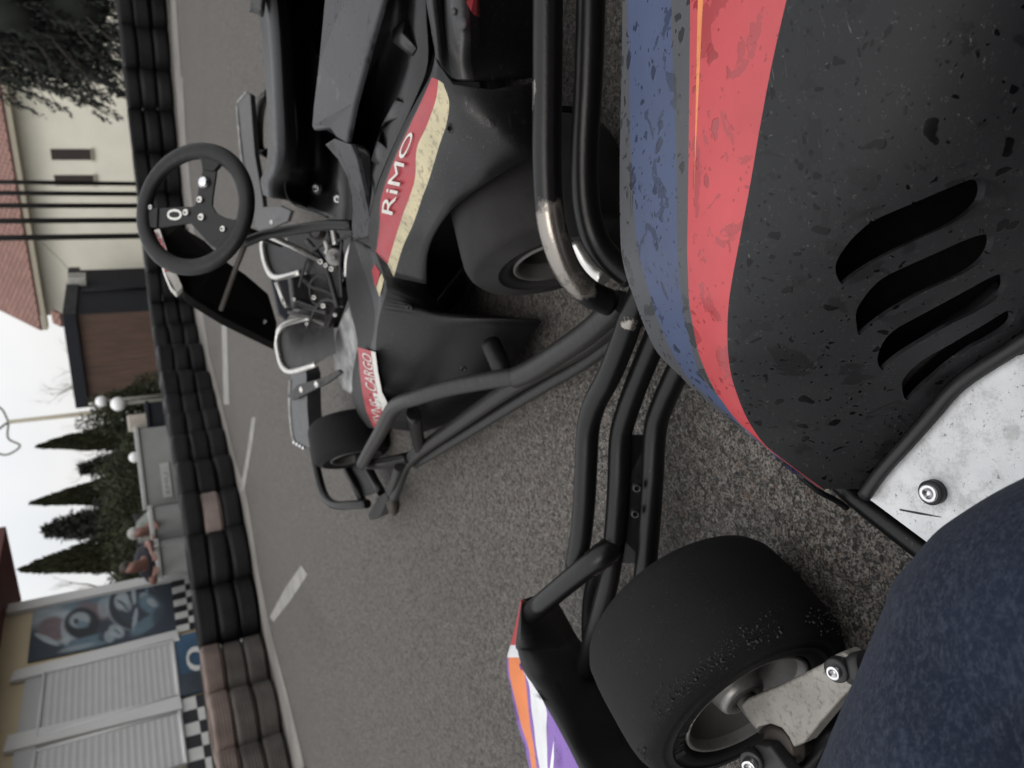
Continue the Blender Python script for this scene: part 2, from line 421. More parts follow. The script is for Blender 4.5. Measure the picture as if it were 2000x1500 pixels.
def tag(o, label, cat, group=None, kind=None):
    if label: o['label'] = label
    if cat: o['category'] = cat
    if group: o['group'] = group
    if kind: o['kind'] = kind
    return o
def struct(o): o['kind'] = 'structure'; return o
def text_mesh(txt, shear=0, res=3):
    cu = bpy.data.curves.new('t', 'FONT'); cu.body = txt; cu.shear = shear; cu.resolution_u = res; cu.offset = 0
    ob = bpy.data.objects.new('t', cu); COL.objects.link(ob)
    dg = bpy.context.evaluated_depsgraph_get(); me = bpy.data.meshes.new_from_object(ob.evaluated_get(dg))
    bm = bmesh.new(); bm.from_mesh(me); bmesh.ops.triangulate(bm, faces=bm.faces); bm.to_mesh(me); bm.free()
    vs = [v.co.copy() for v in me.vertices]; fs = [tuple(p.vertices) for p in me.polygons]
    bpy.data.objects.remove(ob); bpy.data.meshes.remove(me); bpy.data.curves.remove(cu)
    x0 = min(v.x for v in vs); x1 = max(v.x for v in vs); y0 = min(v.y for v in vs); y1 = max(v.y for v in vs)
    return [((v.x-x0)/(x1-x0), (v.y-y0)/(y1-y0)) for v in vs], fs
def lerp(a, b, t): return a+(b-a)*t
def pl(tab, x):            # piecewise-linear table
    if x <= tab[0][0]: return tab[0][1]
    for (a, p), (b, q) in zip(tab, tab[1:]):
        if x <= b: return p+(q-p)*(x-a)/(b-a)
    return tab[-1][1]
# ================================================================== LIGHT
world = bpy.data.worlds.new('World'); scene.world = world; world.use_nodes = True
wn = world.node_tree; bg = wn.nodes['Background']
sky = wn.nodes.new('ShaderNodeTexSky'); sky.sky_type = 'NISHITA'; sky.sun_disc = False
SUN_EL, SUN_AZ = R(52), R(200)
sky.sun_elevation = SUN_EL; sky.sun_rotation = SUN_AZ; sky.air_density = 1.0; sky.dust_density = 4.0
cn = wn.nodes.new('ShaderNodeTexNoise'); cn.inputs['Scale'].default_value = 2.6; cn.inputs['Detail'].default_value = 4
wtc = wn.nodes.new('ShaderNodeTexCoord'); wn.links.new(wtc.outputs['Generated'], cn.inputs['Vector'])
cr = wn.nodes.new('ShaderNodeValToRGB'); cr.color_ramp.elements[0].position = .35; cr.color_ramp.elements[1].position = .65
cr.color_ramp.elements[0].color = (.84, .86, .89, 1); cr.color_ramp.elements[1].color = (1.05, 1.03, .985, 1)
wn.links.new(cn.outputs['Fac'], cr.inputs['Fac'])
sc_ = wn.nodes.new('ShaderNodeMix'); sc_.data_type = 'RGBA'; sc_.blend_type = 'MULTIPLY'; sc_.inputs['Factor'].default_value = 1
wn.links.new(cr.outputs['Color'], sc_.inputs[6]); sc_.inputs[7].default_value = (7.4, 7.4, 7.4, 1)
mx = wn.nodes.new('ShaderNodeMix'); mx.data_type = 'RGBA'; mx.inputs['Factor'].default_value = .88
wn.links.new(sky.outputs['Color'], mx.inputs[6]); wn.links.new(sc_.outputs[2], mx.inputs[7])
# overcast: the cloud is brighter overhead than at the horizon
sx = wn.nodes.new('ShaderNodeSeparateXYZ'); wn.links.new(wtc.outputs['Generated'], sx.inputs[0])
el = wn.nodes.new('ShaderNodeMapRange'); wn.links.new(sx.outputs['Z'], el.inputs[0]); el.inputs[1].default_value = 0.05; el.inputs[2].default_value = 1.0
el.inputs[3].default_value = 1.18; el.inputs[4].default_value = 2.5
ov = wn.nodes.new('ShaderNodeMix'); ov.data_type = 'RGBA'; ov.blend_type = 'MULTIPLY'; ov.inputs['Factor'].default_value = 1
wn.links.new(mx.outputs[2], ov.inputs[6]); wn.links.new(el.outputs[0], ov.inputs[7]); wn.links.new(ov.outputs[2], bg.inputs['Color']); bg.inputs['Strength'].default_value = .13
sl = bpy.data.lights.new('sun', 'SUN'); sl.energy = .7; sl.angle = R(25); sl.color = (1, .97, .92)
so = bpy.data.objects.new('sun', sl); COL.objects.link(so)
sd = V((math.sin(SUN_AZ)*math.cos(SUN_EL), math.cos(SUN_AZ)*math.cos(SUN_EL), math.sin(SUN_EL)))
so.rotation_euler = sd.to_track_quat('Z', 'Y').to_euler()
scene.view_settings.view_transform = 'Standard'; scene.view_settings.look = 'None'; scene.view_settings.exposure = -0.24; scene.view_settings.gamma = 1
scene.cycles.use_denoising = True; scene.cycles.max_bounces = 6

# ================================================================== GROUND
g = MB(); g.add([(-200, -200, 0), (200, -200, 0), (200, 300, 0), (-200, 300, 0)], [(0, 1, 2, 3)], 0, False)
struct(g.build('ground', 'asphalt'))
def strip(name, left, right, mat, z=.004):
    b = MB(); L = [Z(x, y, z) for x, y in left]; Rr = [Z(x, y, z) for x, y in right]
    b.grid([[a, c] for a, c in zip(L, Rr)]); o = b.build(name, mat); return struct(o)
strip('road_marking', [(431, 600), (433, 640), (437, 790)], [(441, 600), (443, 640), (448, 790)], 'paint')
strip('road_marking', [(492, 815), (483, 880), (469, 958)], [(500, 815), (491, 880), (477, 958)], 'paint')
strip('road_marking', [(588, 1104), (556, 1150), (527, 1205)], [(601, 1122), (568, 1172), (534, 1215)], 'paint')
strip('road_marking', [(398, 1), (402, 0)] and [(352, 150), (356, 260), (372, 420)], [(357, 150), (362, 260), (378, 420)], 'kerb')
strip('kerb_strip', [(330, -60), (336, 60), (345, 190), (352, 300), (377, 580), (394, 690), (421, 790), (443, 880), (470, 970), (497, 1120), (516, 1240), (545, 1360), (574, 1500), (600, 1600)],
      [(340, -60), (347, 60), (356, 190), (364, 300), (392, 580), (408, 690), (433, 790), (455, 880), (482, 970), (506, 1120), (530, 1240), (562, 1360), (596, 1500), (630, 1600)], 'kerb', .003)

# ================================================================== TYRE BARRIER
TH, TR = .178, .29
def tyre_mesh(mat, ribs, seed):
    rnd = random.Random(seed); b = MB()
    prof = [(.002, .17), (.001, .19), (.0, .245), (.006, .268), (.018, .281), (.034, TR-.001)]
    if ribs:
        for i in range(5):
            w = .030+i*.0245; prof += [(w, TR), (w+.018, TR), (w+.019, TR-.008), (w+.0235, TR-.008)]
    else: prof += [(.05, TR), (.09, TR+.001), (.13, TR)]
    prof += [(.144, TR-.001), (.160, .281), (.172, .268), (.178, .245), (.177, .19), (.176, .17)]
    b.lathe(prof, (0, 0, 0), (0, 0, 1), 48)
    b.lathe([(.176, .17), (.15, .175), (.088, .2), (.03, .175), (0, .17)], (0, 0, 0), (0, 0, 1), 48)
    if ribs:
        for q in range(60):
            th = 2*math.pi*q/60
            d = V((math.cos(th), math.sin(th), 0)); t = V((-d.y, d.x, 0))
            for z, s in ((.055, 1), (.125, -1)):
                b.box(d*(TR-.003)+V((0, 0, z)), d*.004, (t+V((0, 0, s*.35)))*.006, V((0, 0, .026)))
    o = b.build('tyre', mat); me = o.data; bpy.data.objects.remove(o); return me
TM = {k: tyre_mesh('tyre_'+('black' if k == 'worn' else k), k != 'black', i) for i, k in enumerate(('black', 'brown', 'mid', 'pale', 'worn'))}
BOT = [(-60, 330), (0, 325), (45, 329), (130, 335), (215, 341), (300, 350), (450, 364), (600, 377), (640, 384), (690, 395), (720, 405), (780, 421), (825, 431), (865, 442), (915, 456), (968, 470), (1040, 482), (1120, 498), (1220, 512), (1310, 529), (1410, 553), (1490, 569), (1600, 592)]
STACKS = [(-62, 'bbb'), (14, 'bbb'), (92, 'bbb'), (174, 'bbb'), (257, 'bbb'), (338, 'bbb'), (415, 'bbb'), (488, 'bbb'), (556, 'bbb'), (622, 'bbb'), (671, 'bbb'), (716, 'bbb'), (768, 'bbb'), (810, 'bbb'), (846, 'bbb'), (889, 'bbb'), (941, 'bbb'),
          (1003, 'bpb'), (1078, 'bbb'), (1180, 'bbb'), (1294, 'mnk'), (1394, 'mkk'), (1494, 'nmk'), (1600, 'mnk')]
TC = {'r': ('worn', 'black'), 'b': ('black', 'black'), 'k': ('brown', 'dusty brown'), 'n': ('brown', 'dusty brown'), 'm': ('mid', 'dusty grey'), 'p': ('pale', 'pale dusty')}
ORD = ['leftmost', 'second', 'third', 'fourth', 'fifth', 'sixth', 'seventh', 'eighth', 'ninth', 'tenth', 'eleventh', 'twelfth', 'thirteenth', 'fourteenth', 'fifteenth', 'sixteenth', 'seventeenth', 'eighteenth', 'nineteenth', 'twentieth', 'twenty-first', 'twenty-second', 'twenty-third', 'twenty-fourth']
LEV = ['bottom', 'middle', 'top']
nst = len(STACKS)
for i, (py, code) in enumerate(STACKS):
    p = Z(pl(BOT, py), py, 0); d = V((p.x, p.y, 0)).normalized(); c = p + d*TR
    code = {'mnk': 'mmk', 'mkk': 'mmk', 'nmk': 'mmk'}.get(code, code)
    for lv in range(3):
        ch_c = code[lv]
        if ch_c == 'b' and (i*3+lv*5) % 7 in (1, 4): ch_c = 'r'
        kind, word = TC[ch_c]
        o = bpy.data.objects.new('tyre', TM[kind]); COL.objects.link(o)
        j = .02 if kind == 'black' else .03
        o.location = c + V((random.uniform(-j, j), random.uniform(-j, j), lv*TH+.002)); o.rotation_euler = (random.gauss(0, .012), random.gauss(0, .012), random.uniform(0, 6.28)); k_ = random.uniform(1.0, 1.04); o.scale = (k_, k_, 1)
        n = nst-1-i
        where = 'of the leftmost barrier stack' if n == 0 else 'of the rightmost barrier stack' if i == 0 else 'of the %s barrier stack from the left' % ORD[n]
        tag(o, '%s tyre, %s one %s' % (word, LEV[lv], where), 'tyre', 'tyres stacked in the track barrier')
# second row of black tyres seen behind the dusty ones
for k_, (x, y) in enumerate(((405, 1318), (425, 1425))):
    p = Z(x+130, y, 0); d = V((p.x, p.y, 0)).normalized(); c = p+d*.98
    for lv in range(3):
        o = bpy.data.objects.new('tyre', TM['black']); COL.objects.link(o); o.location = c+V((0, 0, lv*TH+.002))
        tag(o, 'black tyre, %s one of the %s stack hidden behind the dusty tyres' % (LEV[lv], ('right-hand', 'left-hand')[k_]), 'tyre', 'black tyres of the second row')
# pale plastic block lying in front of the barrier, cut by the frame
b = MB(); q = Z(596, 1522, .0); d = V((q.x, q.y, 0)).normalized(); t = V((-d.y, d.x, 0))
b.box(q+V((0, 0, .065))-d*.12, d*.05, t*.075, V((0, 0, .065)))
tag(b.build('concrete_block', 'pale', bevel=.015), 'pale grey block standing against the dusty tyres at the edge', 'block')

# ================================================================== GARAGE BUILDING (left)
GA = Yd(335, 1135, 10.6); gd = V((math.sin(R(26)), math.cos(R(26)), 0)); gn = V((gd.y, -gd.x, 0))   # along the wall away from us, outward normal
def G(x, y, o=0.0):
    p = onplane(x, y, GA, gn); return p + gn*o
garage = thing('garage_building', 'white panelled garage building with ochre top, racing mural and dark red eaves', 'building', (GA.x, GA.y, 0))
def gpoly(name, pts, mat, o, th=.01, parent=garage, mi=0):
    b = MB(); b.prism([G(x, y, o) for x, y in pts], gn*th); return b.build(name, mat, parent)
pR = G(200, 1152); pL = G(200, 1700)
b = MB(); zt = G(20, 1175).z+.1
b.add([V((pR.x, pR.y, 0)), V((pL.x, pL.y, 0)), V((pL.x, pL.y, zt)), V((pR.x, pR.y, zt))], [(0, 1, 2, 3)], 0, False)
b.add([V((pR.x, pR.y, 0)), V((pR.x, pR.y, zt)), V((pR.x, pR.y, zt))-gn*6, V((pR.x, pR.y, 0))-gn*6], [(0, 1, 2, 3)], 0, False)
b.build('wall', 'wall_ochre', garage)
# pale cladding of the lower wall
zc0 = G(70, 1310).z
def gz(p, z): return V((p.x, p.y, z))
b = MB(); e0, e1 = G(200, 1152, .01), G(200, 1690, .01)
b.prism([gz(e0, 0), gz(e1, 0), gz(e1, .42), gz(e0, .42)], gn*.02); b.build('plinth', 'trim_white', garage)
# corner trim
b = MB(); e1 = G(200, 1152); e1b = G(200, 1168)
b.prism([gz(e1, 0), gz(e1b, 0), gz(e1b, zt-.1), gz(e1, zt-.1)], gn*.07); b.build('corner_trim', 'trim_white', garage)
# mural
def mur(fn): return fn
MUR = [(66, 1189), (333, 1128), (346, 1236), (54, 1297)]
mural = gpoly('mural', MUR, 'm_dark', .012, .008)
def mpx(u, v):   # u along top->bottom (0..1), v right->left
    a = (lerp(66, 333, u), lerp(1189, 1128, u)); c = (lerp(54, 346, u), lerp(1297, 1236, u))
    return (lerp(a[0], c[0], v), lerp(a[1], c[1], v))
# airbrushed picture of a helmeted driver at a steering wheel: soft strokes of colour mixed on a fine grid
DK, MD, PA, MAR, BK = (.030, .040, .056), (.105, .165, .205), (.34, .39, .42), (.15, .105, .115), (.014, .017, .022)
STROKES = [  # centre x, y, radii, turn, colour, strength, softness
 (110, 1200, 70, 26, -13, PA, .75, .9), (190, 1175, 70, 16, -13, MD, .9, .8), (70, 1265, 30, 20, 0, DK, 1, .6),
 (122, 1228, 44, 32, -12, PA, .9, .35), (104, 1232, 30, 25, -12, MAR, .95, .4), (92, 1252, 26, 6, 25, PA, .9, .3), (128, 1240, 8, 26, -8, PA, .8, .5),
 (185, 1196, 34, 16, 15, MAR, .85, .5), (203, 1190, 12, 20, 0, PA, .5, .6),
 (160, 1220, 34, 30, -8, BK, 1, .25), (156, 1214, 20, 15, -10, PA, .85, .5), (160, 1222, 14, 7, 10, MD, .8, .5), (149, 1216, 5, 5, 0, BK, .9, .5),
 (180, 1256, 56, 12, -14, MD, .95, .5), (150, 1268, 36, 5, -14, PA, .5, .6), (205, 1246, 14, 9, -20, DK, .8, .5), (214, 1246, 10, 12, 0, PA, .7, .5),
 (258, 1184, 52, 50, 0, PA, .45, .15), (262, 1185, 49, 47, 0, BK, .95, .12), (268, 1185, 40, 40, 0, DK, 1, .2),
 (238, 1176, 14, 18, 10, PA, .85, .5), (248, 1186, 10, 12, 0, PA, .6, .5), (238, 1180, 12, 2.5, 30, BK, .8, .4), (246, 1190, 9, 2, 40, BK, .7, .4),
 (228, 1236, 16, 12, 30, PA, .8, .5), (230, 1237, 9, 2.5, 40, BK, .6, .5),
 (261, 1158, 4.5, 26, -5, PA, .8, .3), (264, 1214, 4.5, 24, 8, PA, .8, .3), (287, 1150, 3.5, 18, 0, MD, .9, .4), (281, 1167, 8, 7, 0, PA, .7, .5),
 (296, 1184, 26, 17, 30, MD, .95, .6), (298, 1180, 12, 7, 35, PA, .75, .6), (286, 1222, 36, 12, -35, MD, .9, .6), (318, 1160, 18, 24, 0, DK, .7, .6), (320, 1210, 22, 26, 0, DK, .8, .6)]
def mural_colour(x, y):
    c = list(DK)
    for cx, cy, rx, ry, rot, col, st_, so_ in STROKES:
        dx, dy = x-cx, y-cy; a = R(rot); ex = (dx*math.cos(a)+dy*math.sin(a))/rx; ey = (-dx*math.sin(a)+dy*math.cos(a))/ry
        w = max(0, min(1, (1+so_*.5-math.hypot(ex, ey))/max(.05, so_))); w = w*w*(3-2*w)*st_
        c = [p+(q_-p)*w for p, q_ in zip(c, col)]
    return c
MU = MB(); nu, nv = 130, 64; cols_ = []; mrows = []
for i in range(nu+1):
    row = []
    for j in range(nv+1):
        p = mpx(i/nu, j/nv); row.append(G(p[0], p[1], .0225)); cols_.append(mural_colour(*p))
    mrows.append(row)
MU.grid(mrows); mf = MU.build('painted_figure', 'mural', mural, fix=False)
ca = mf.data.color_attributes.new('paint', 'FLOAT_COLOR', 'POINT')
kt = {}
for v_, co_ in zip(MU.v, cols_): kt[tuple(round(x_, 4) for x_ in v_)] = co_
for i_, vv in enumerate(mf.data.vertices): ca.data[i_].color = (*kt.get(tuple(round(x_, 4) for x_ in vv.co), DK), 1)
# frame strips, ribbed door panels, number panel, checker boards
gpoly('frame_strip', [(30, 1318), (346, 1238), (352, 1258), (20, 1340)], 'trim_white', .012, .05)
gpoly('frame_strip', [(18, 1445), (352, 1366), (357, 1392), (8, 1478)], 'trim_white', .012, .05)
gpoly('top_panel', [(52, 1318), (85, 1310), (70, 1455), (30, 1465)], 'panel', .012, .02)
gpoly('top_panel', [(28, 1470), (72, 1460), (50, 1640), (5, 1650)], 'panel', .012, .02)
rib = M_stripes('ribbed_white_panel', (.41, .415, .415), (.50, .505, .505), 1/.062, tuple(V((0, 0, 1))), .45, .22, .4); MT['rib'] = rib
ribv = G(200, 1300)
for pts in ([(88, 1321), (338, 1257), (350, 1366), (74, 1446)], [(70, 1474), (352, 1395), (365, 1500), (55, 1600)]):
    dp = gpoly('door_panel', pts, 'rib', .012, .03)
    b = MB()
    for k in range(4):
        (x0, y0), (x1, y1) = pts[k], pts[(k+1) % 4]; b.tube([G(x0, y0, .045), G(x1, y1, .045)], .022, 6, smooth=0)
    b.build('panel_frame', 'trim_white', dp)
np_ = gpoly('number_panel', [(343, 1250), (392, 1238), (405, 1352), (354, 1367)], 'm_blue', .03, .02)
gpoly('dark_band', [(352, 1325), (402, 1315), (405, 1352), (354, 1367)], 'm_dark', .051, .004, np_)
tv, tf = text_mesh('0'); b = MB()
b.add([G(lerp(405, 366, v)+lerp(-3, 0, u), lerp(1318, 1270, u)+lerp(4, 0, v)-2, .058) for u, v in tv], tf, 0, False); b.build('number', 'chk_w', np_)
for (A, Bq, Cq, Dq), nr, nc in (([(333, 1128), (385, 1113), (396, 1228), (346, 1240)], 9, 2), ([(352, 1372), (412, 1355), (440, 1500), (368, 1520)], 6, 2)):
    b = MB()
    for i in range(nr):
        for j in range(nc):
            def q(u, v): return (lerp(lerp(A[0], Dq[0], u), lerp(Bq[0], Cq[0], u), v), lerp(lerp(A[1], Dq[1], u), lerp(Bq[1], Cq[1], u), v))
            u0, u1, v0, v1 = i/nr, (i+1)/nr, j/nc, (j+1)/nc
            b.add([G(*q(u0, v0), .034), G(*q(u1, v0), .034), G(*q(u1, v1), .034), G(*q(u0, v1), .034)], [(0, 1, 2, 3)], (i+j) % 2, False)
    b.build('checker_board', ['chk_w', 'chk_b'], garage, fix=False)
# eaves
b = MB(); a = G(10, 1145); c = G(10, 1700); zz = G(18, 1150).z
b.prism([gz(a, zz)-gn*.6+gd*.5, gz(a, zz)+gn*.55+gd*.5, gz(c, zz)+gn*.55, gz(c, zz)-gn*.6], V((0, 0, .45))); b.build('eaves', 'fascia_red', garage)

# ================================================================== GREY PANELS, PEOPLE
def post_box(name, label, pts, Yv, mat='box', deep=.5, sign=None):
    A, Bq, Cq, Dq = [Yd(x, y, Yv) for x, y in pts]      # top right, bottom right, bottom left, top left (in the upright view)
    th = thing(name, label, 'panel box', ((A.x+Dq.x)/2, Yv, 0), 'grey panel boxes behind the tyres')
    zt_ = (A.z+Dq.z)/2; n = V((0, 1, 0)); b = MB()
    b.prism([V((A.x, Yv, 0)), V((Dq.x, Yv, 0)), V((Dq.x, Yv, zt_)), V((A.x, Yv, zt_))], n*deep); bd = b.build('board', mat, th, bevel=.02)
    b = MB(); x0, x1 = min(A.x, Dq.x), max(A.x, Dq.x)
    b.box(((x0+x1)/2, Yv+deep/2, zt_+.02), ((x1-x0)/2+.03, 0, 0), (0, deep/2+.03, 0), (0, 0, .03)); b.build('rim', 'box_rim', th, bevel=.015)
    if sign:
        b = MB(); s0 = Yd(sign[0], sign[1], Yv-.012); s1 = Yd(sign[2], sign[3], Yv-.012)
        b.box(((s0.x+s1.x)/2, Yv-.012, (s0.z+s1.z)/2), (abs(s1.x-s0.x)/2, 0, 0), (0, .006, 0), (0, 0, abs(s1.z-s0.z)/2)); pn = b.build('sign', 'box_rim', bd, bevel=.01)
        tv, tf = text_mesh('EMU .'); bb = MB(); x0, x1 = sorted((s0.x, s1.x)); z0, z1 = sorted((s0.z, s1.z))
        bb.add([V((lerp(lerp(x0, x1, .12), lerp(x0, x1, .88), u), Yv-.0205, lerp(lerp(z0, z1, .3), lerp(z0, z1, .7), v))) for u, v in tv], tf, 0, False); bb.build('sign_lettering', 'lamp_iron', bd)
    return th
post_box('panel_box', 'wide grey ribbed panel box with a raised sign, below the white globe', [(268, 838), (345, 838), (345, 992), (288, 992)], 11.2, sign=(312, 905, 338, 970))
post_box('panel_box', 'narrow grey panel box under the leaning person in grey', [(300, 998), (362, 998), (362, 1058), (302, 1062)], 10.2)
post_box('panel_box', 'grey panel box between the dark-shirted person and the checker board', [(311, 1068), (370, 1068), (370, 1124), (316, 1126)], 9.6)
b = MB(); a = Yd(265, 826, 11.8); b.box((a.x, 11.8, a.z/2+.1), (.12, 0, 0), (0, .12, 0), (0, 0, a.z/2)); tag(b.build('bollard', 'post', bevel=.02), 'pale square bollard behind the widest grey panel box', 'bollard')
b = MB(); a = Yd(291, 788, 11.6); c = Yd(291, 842, 11.6); b.box(((a.x+c.x)/2, 11.6, a.z/2), (abs(a.x-c.x)/2, 0, 0), (0, .3, 0), (0, 0, a.z/2))
b.box(((a.x+c.x)/2, 11.6, a.z+.03), (abs(a.x-c.x)/2+.03, 0, 0), (0, .33, 0), (0, 0, .03)); tag(b.build('waste_bin', 'hut_dark', bevel=.02), 'dark blue bin right of the widest grey panel box', 'bin')

def skin_body(name, chains, radii, mats, parent=None, levels=2, root=0, mat_fn=None):
    """verts by name; chains of names; one continuous skinned surface"""
    names = list(radii); idx = {n: i for i, n in enumerate(names)}
    me = bpy.data.meshes.new(name); me.from_pydata([radii[n][0] for n in names], [(idx[a], idx[b]) for ch in chains for a, b in zip(ch, ch[1:])], [])
    o = bpy.data.objects.new(name, me); COL.objects.link(o)
    o.modifiers.new('skin', 'SKIN'); sd_ = me.skin_vertices[0].data if me.skin_vertices else None
    if sd_ is None:
        bm = bmesh.new(); bm.from_mesh(me); bm.verts.layers.skin.verify(); bm.to_mesh(me); bm.free(); sd_ = me.skin_vertices[0].data
    for i, n in enumerate(names):
        r = radii[n][1]; sd_[i].radius = (r, r) if not isinstance(r, tuple) else r; sd_[i].use_root = (i == root)
    sb = o.modifiers.new('sub', 'SUBSURF'); sb.levels = levels; sb.render_levels = levels
    dg = bpy.context.evaluated_depsgraph_get(); nm = bpy.data.meshes.new_from_object(o.evaluated_get(dg))
    bpy.data.objects.remove(o); no = bpy.data.objects.new(name, nm); COL.objects.link(no)
    nm.materials.clear()
    for mt in mats: nm.materials.append(MT[mt])
    for p in nm.polygons: p.use_smooth = True; p.material_index = mat_fn(p.center) if mat_fn else 0
    if parent is not None: adopt(no, parent)
    return no
def hand_chain(rad, ch, key, wrist, dirv, side, r=.0095, curl=V((0, 0, -1))):
    """palm and five unequal fingers rooted inside it"""
    dirv = dirv.normalized(); side = side.normalized(); p = wrist+dirv*.045; rad[key+'p'] = (p, (.038, .018)); ch.append([key, key+'p'])
    for k, (off, ln) in enumerate(((-.030, .062), (-.010, .074), (.010, .070), (.029, .055))):
        a = p+dirv*.045+side*off; b_ = a+dirv*ln*.5+curl*ln*.18; c = b_+dirv*ln*.35+curl*ln*.42
        rad[key+'f%da' % k] = (a, r); rad[key+'f%db' % k] = (b_, r*.9); rad[key+'f%dc' % k] = (c, r*.75)
        ch.append([key+'p', key+'f%da' % k, key+'f%db' % k, key+'f%dc' % k])
    a = p-side*.042+dirv*.0; b_ = a-side*.022+dirv*.03; c = b_+dirv*.028+side*.006
    rad[key+'ta'] = (a, r*1.15); rad[key+'tb'] = (b_, r); rad[key+'tc'] = (c, r*.85); ch.append([key+'p', key+'ta', key+'tb', key+'tc'])

def leaning_person(label, head, hands, Yh, shirt, hair, skin, group, bare):
    """a person bending forward over the panels towards us, arms reaching down on to them"""
    base = V((head.x, Yh+.55, 0)); th = thing('person', label, 'person', base, group)
    hd = head; neck = hd+V((0, .10, -.10)); ch_ = hd+V((0, .20, -.20)); pel = V((hd.x, Yh+.52, .92))
    rad = {'pel': (pel, .14), 'wai': (lerp(pel, ch_, .5), .13), 'che': (ch_, .15), 'nek': (neck, .055), 'hd0': (hd+V((0, .02, -.03)), .075), 'hd1': (hd+V((0, -.0, .06)), .092), 'hd2': (hd+V((0, .01, .13)), .06), 'nose': (hd+V((0, -.095, .025)), .018)}
    chs = [['pel', 'wai', 'che', 'nek', 'hd0', 'hd1', 'hd2'], ['hd1', 'nose']]
    for s, hp in zip((-1, 1), hands):
        sh = ch_+V((s*.19, -.02, .03)); el = lerp(sh, hp, .5)+V((s*.08, .03, -.0))
        rad['s%d' % s] = (sh, .062); rad['e%d' % s] = (el, .038); rad['w%d' % s] = (hp, .026); chs.append(['che', 's%d' % s, 'e%d' % s, 'w%d' % s])
        hand_chain(rad, chs, 'w%d' % s, hp, (hp-el), V((1, 0, 0))*s, .010)
        hp_ = pel+V((s*.1, .02, -.05)); kn = V((hd.x+s*.12, Yh+.48, .48)); an = V((hd.x+s*.13, Yh+.58, .08)); to = an+V((0, -.18, -.03))
        rad['h%d' % s] = (hp_, .1); rad['k%d' % s] = (kn, .062); rad['a%d' % s] = (an, .045); rad['t%d' % s] = (to, .04)
        chs.append(['pel', 'h%d' % s, 'k%d' % s, 'a%d' % s, 't%d' % s])
    skin_body('body', chs, rad, [skin], th)
    r2 = {k: (v[0], v[1]*1.14 if not isinstance(v[1], tuple) else v[1]) for k, v in rad.items() if k in ('pel', 'wai', 'che') or k[0] in 'se' and k[-1] == '1'}
    sl = ('s', ) if bare else ('s', 'e', 'w')
    r2 = {'pel': (pel, .18), 'wai': (lerp(pel, ch_, .5), .185), 'che': (ch_+V((0, -.03, .0)), .205), 'col': (lerp(ch_, neck, .8), .10)}; c2 = [['pel', 'wai', 'che', 'col']]
    for s in (-1, 1):
        sh, el, hp = rad['s%d' % s][0], rad['e%d' % s][0], rad['w%d' % s][0]
        r2['s%d' % s] = (sh, .092); r2['e%d' % s] = (lerp(sh, el, .45) if bare else lerp(sh, hp, .8), .068 if bare else .05); c2.append(['che', 's%d' % s, 'e%d' % s])
    skin_body('shirt', c2, r2, [shirt], th)
    r3 = {'pel': (pel+V((0, 0, -.03)), .16)}; c3 = []
    for s in (-1, 1):
        for a, rr in (('h', .115), ('k', .08), ('a', .06)): r3[a+'%d' % s] = (rad[a+'%d' % s][0], rr)
        c3.append(['pel', 'h%d' % s, 'k%d' % s, 'a%d' % s])
    skin_body('trousers', c3, r3, ['shirt_black'], th)
    b = MB(); b.ball(hd+V((0, .03, .085)), .09, 0, 16, (.9, 1, .85)); b.build('hair', hair, th)
    return th
leaning_person('person in a dark short-sleeved top leaning on the panel box beside the mural', Yd(262, 1108, 9.75), [Yd(302, 1122, 9.5), Yd(297, 1078, 9.5)], 9.75, 'shirt_dark', 'hair', 'skin_red', None, True)
leaning_person('person in a grey-green jacket with grey hair bending over the narrow grey panel box', Yd(276, 1040, 10.55), [Yd(300, 1058, 10.25), Yd(302, 1018, 10.25)], 10.5, 'shirt_grey', 'hair_grey', 'skin_red', None, False)

# ================================================================== HUT AND HOUSE
hz = 2.45; hC = Z(124, 614, hz); hA = Z(151, 798, hz); hB = Z(136, 522, hz)
hut = thing('hut', 'flat-roofed hut with brown boards in front and dark blue side', 'hut', (hC.x, hC.y, 0))
def shrink(p, k=.16): cc = (hA+hB)/2; return p+(cc-p).normalized()*k
c0, a0, b0 = shrink(hC), shrink(hA), shrink(hB); d0 = a0+b0-c0
corr = M_stripes('dark_corrugated_side', (.009, .010, .0135), (.016, .018, .023), 1/.17, tuple((b0-c0).normalized()), .75, .4, .4, spec=.1); MT['corr'] = corr
b = MB(); b.add([gz(c0, 0), gz(a0, 0), gz(a0, hz), gz(c0, hz)], [(0, 1, 2, 3)], 0, False); b.add([gz(a0, 0), gz(d0, 0), gz(d0, hz), gz(a0, hz)], [(0, 1, 2, 3)], 1, False)
b.add([gz(c0, 0), gz(b0, 0), gz(b0, hz), gz(c0, hz)], [(0, 1, 2, 3)], 1, False); b.build('wall', ['wood', 'corr'], hut, fix=False)
b = MB(); hD = hA+hB-hC; b.prism([gz(p, hz-.30) for p in (hC, hA, hD, hB)], V((0, 0, .34))); b.build('roof', 'hut_dark', hut, bevel=.02)
b = MB(); p0 = lerp(c0, a0, 1.0); b.tube([gz(p0, 0)+V((-.06, -.06, 0)), gz(p0, hz-.35)+V((-.06, -.06, 0))], .045, 8, smooth=0); b.build('corner_post', 'post', hut)
b = MB(); p1 = lerp(c0, b0, .45)+(hC-hB).cross(V((0, 0, 1))).normalized()*0; o_ = (c0-a0).normalized()*.02 + V((.02, -.06, 0)); b.tube([gz(p1, .2)+o_, gz(p1, hz-.4)+o_], .04, 8, smooth=0); b.build('downpipe', 'hut_dark', hut)
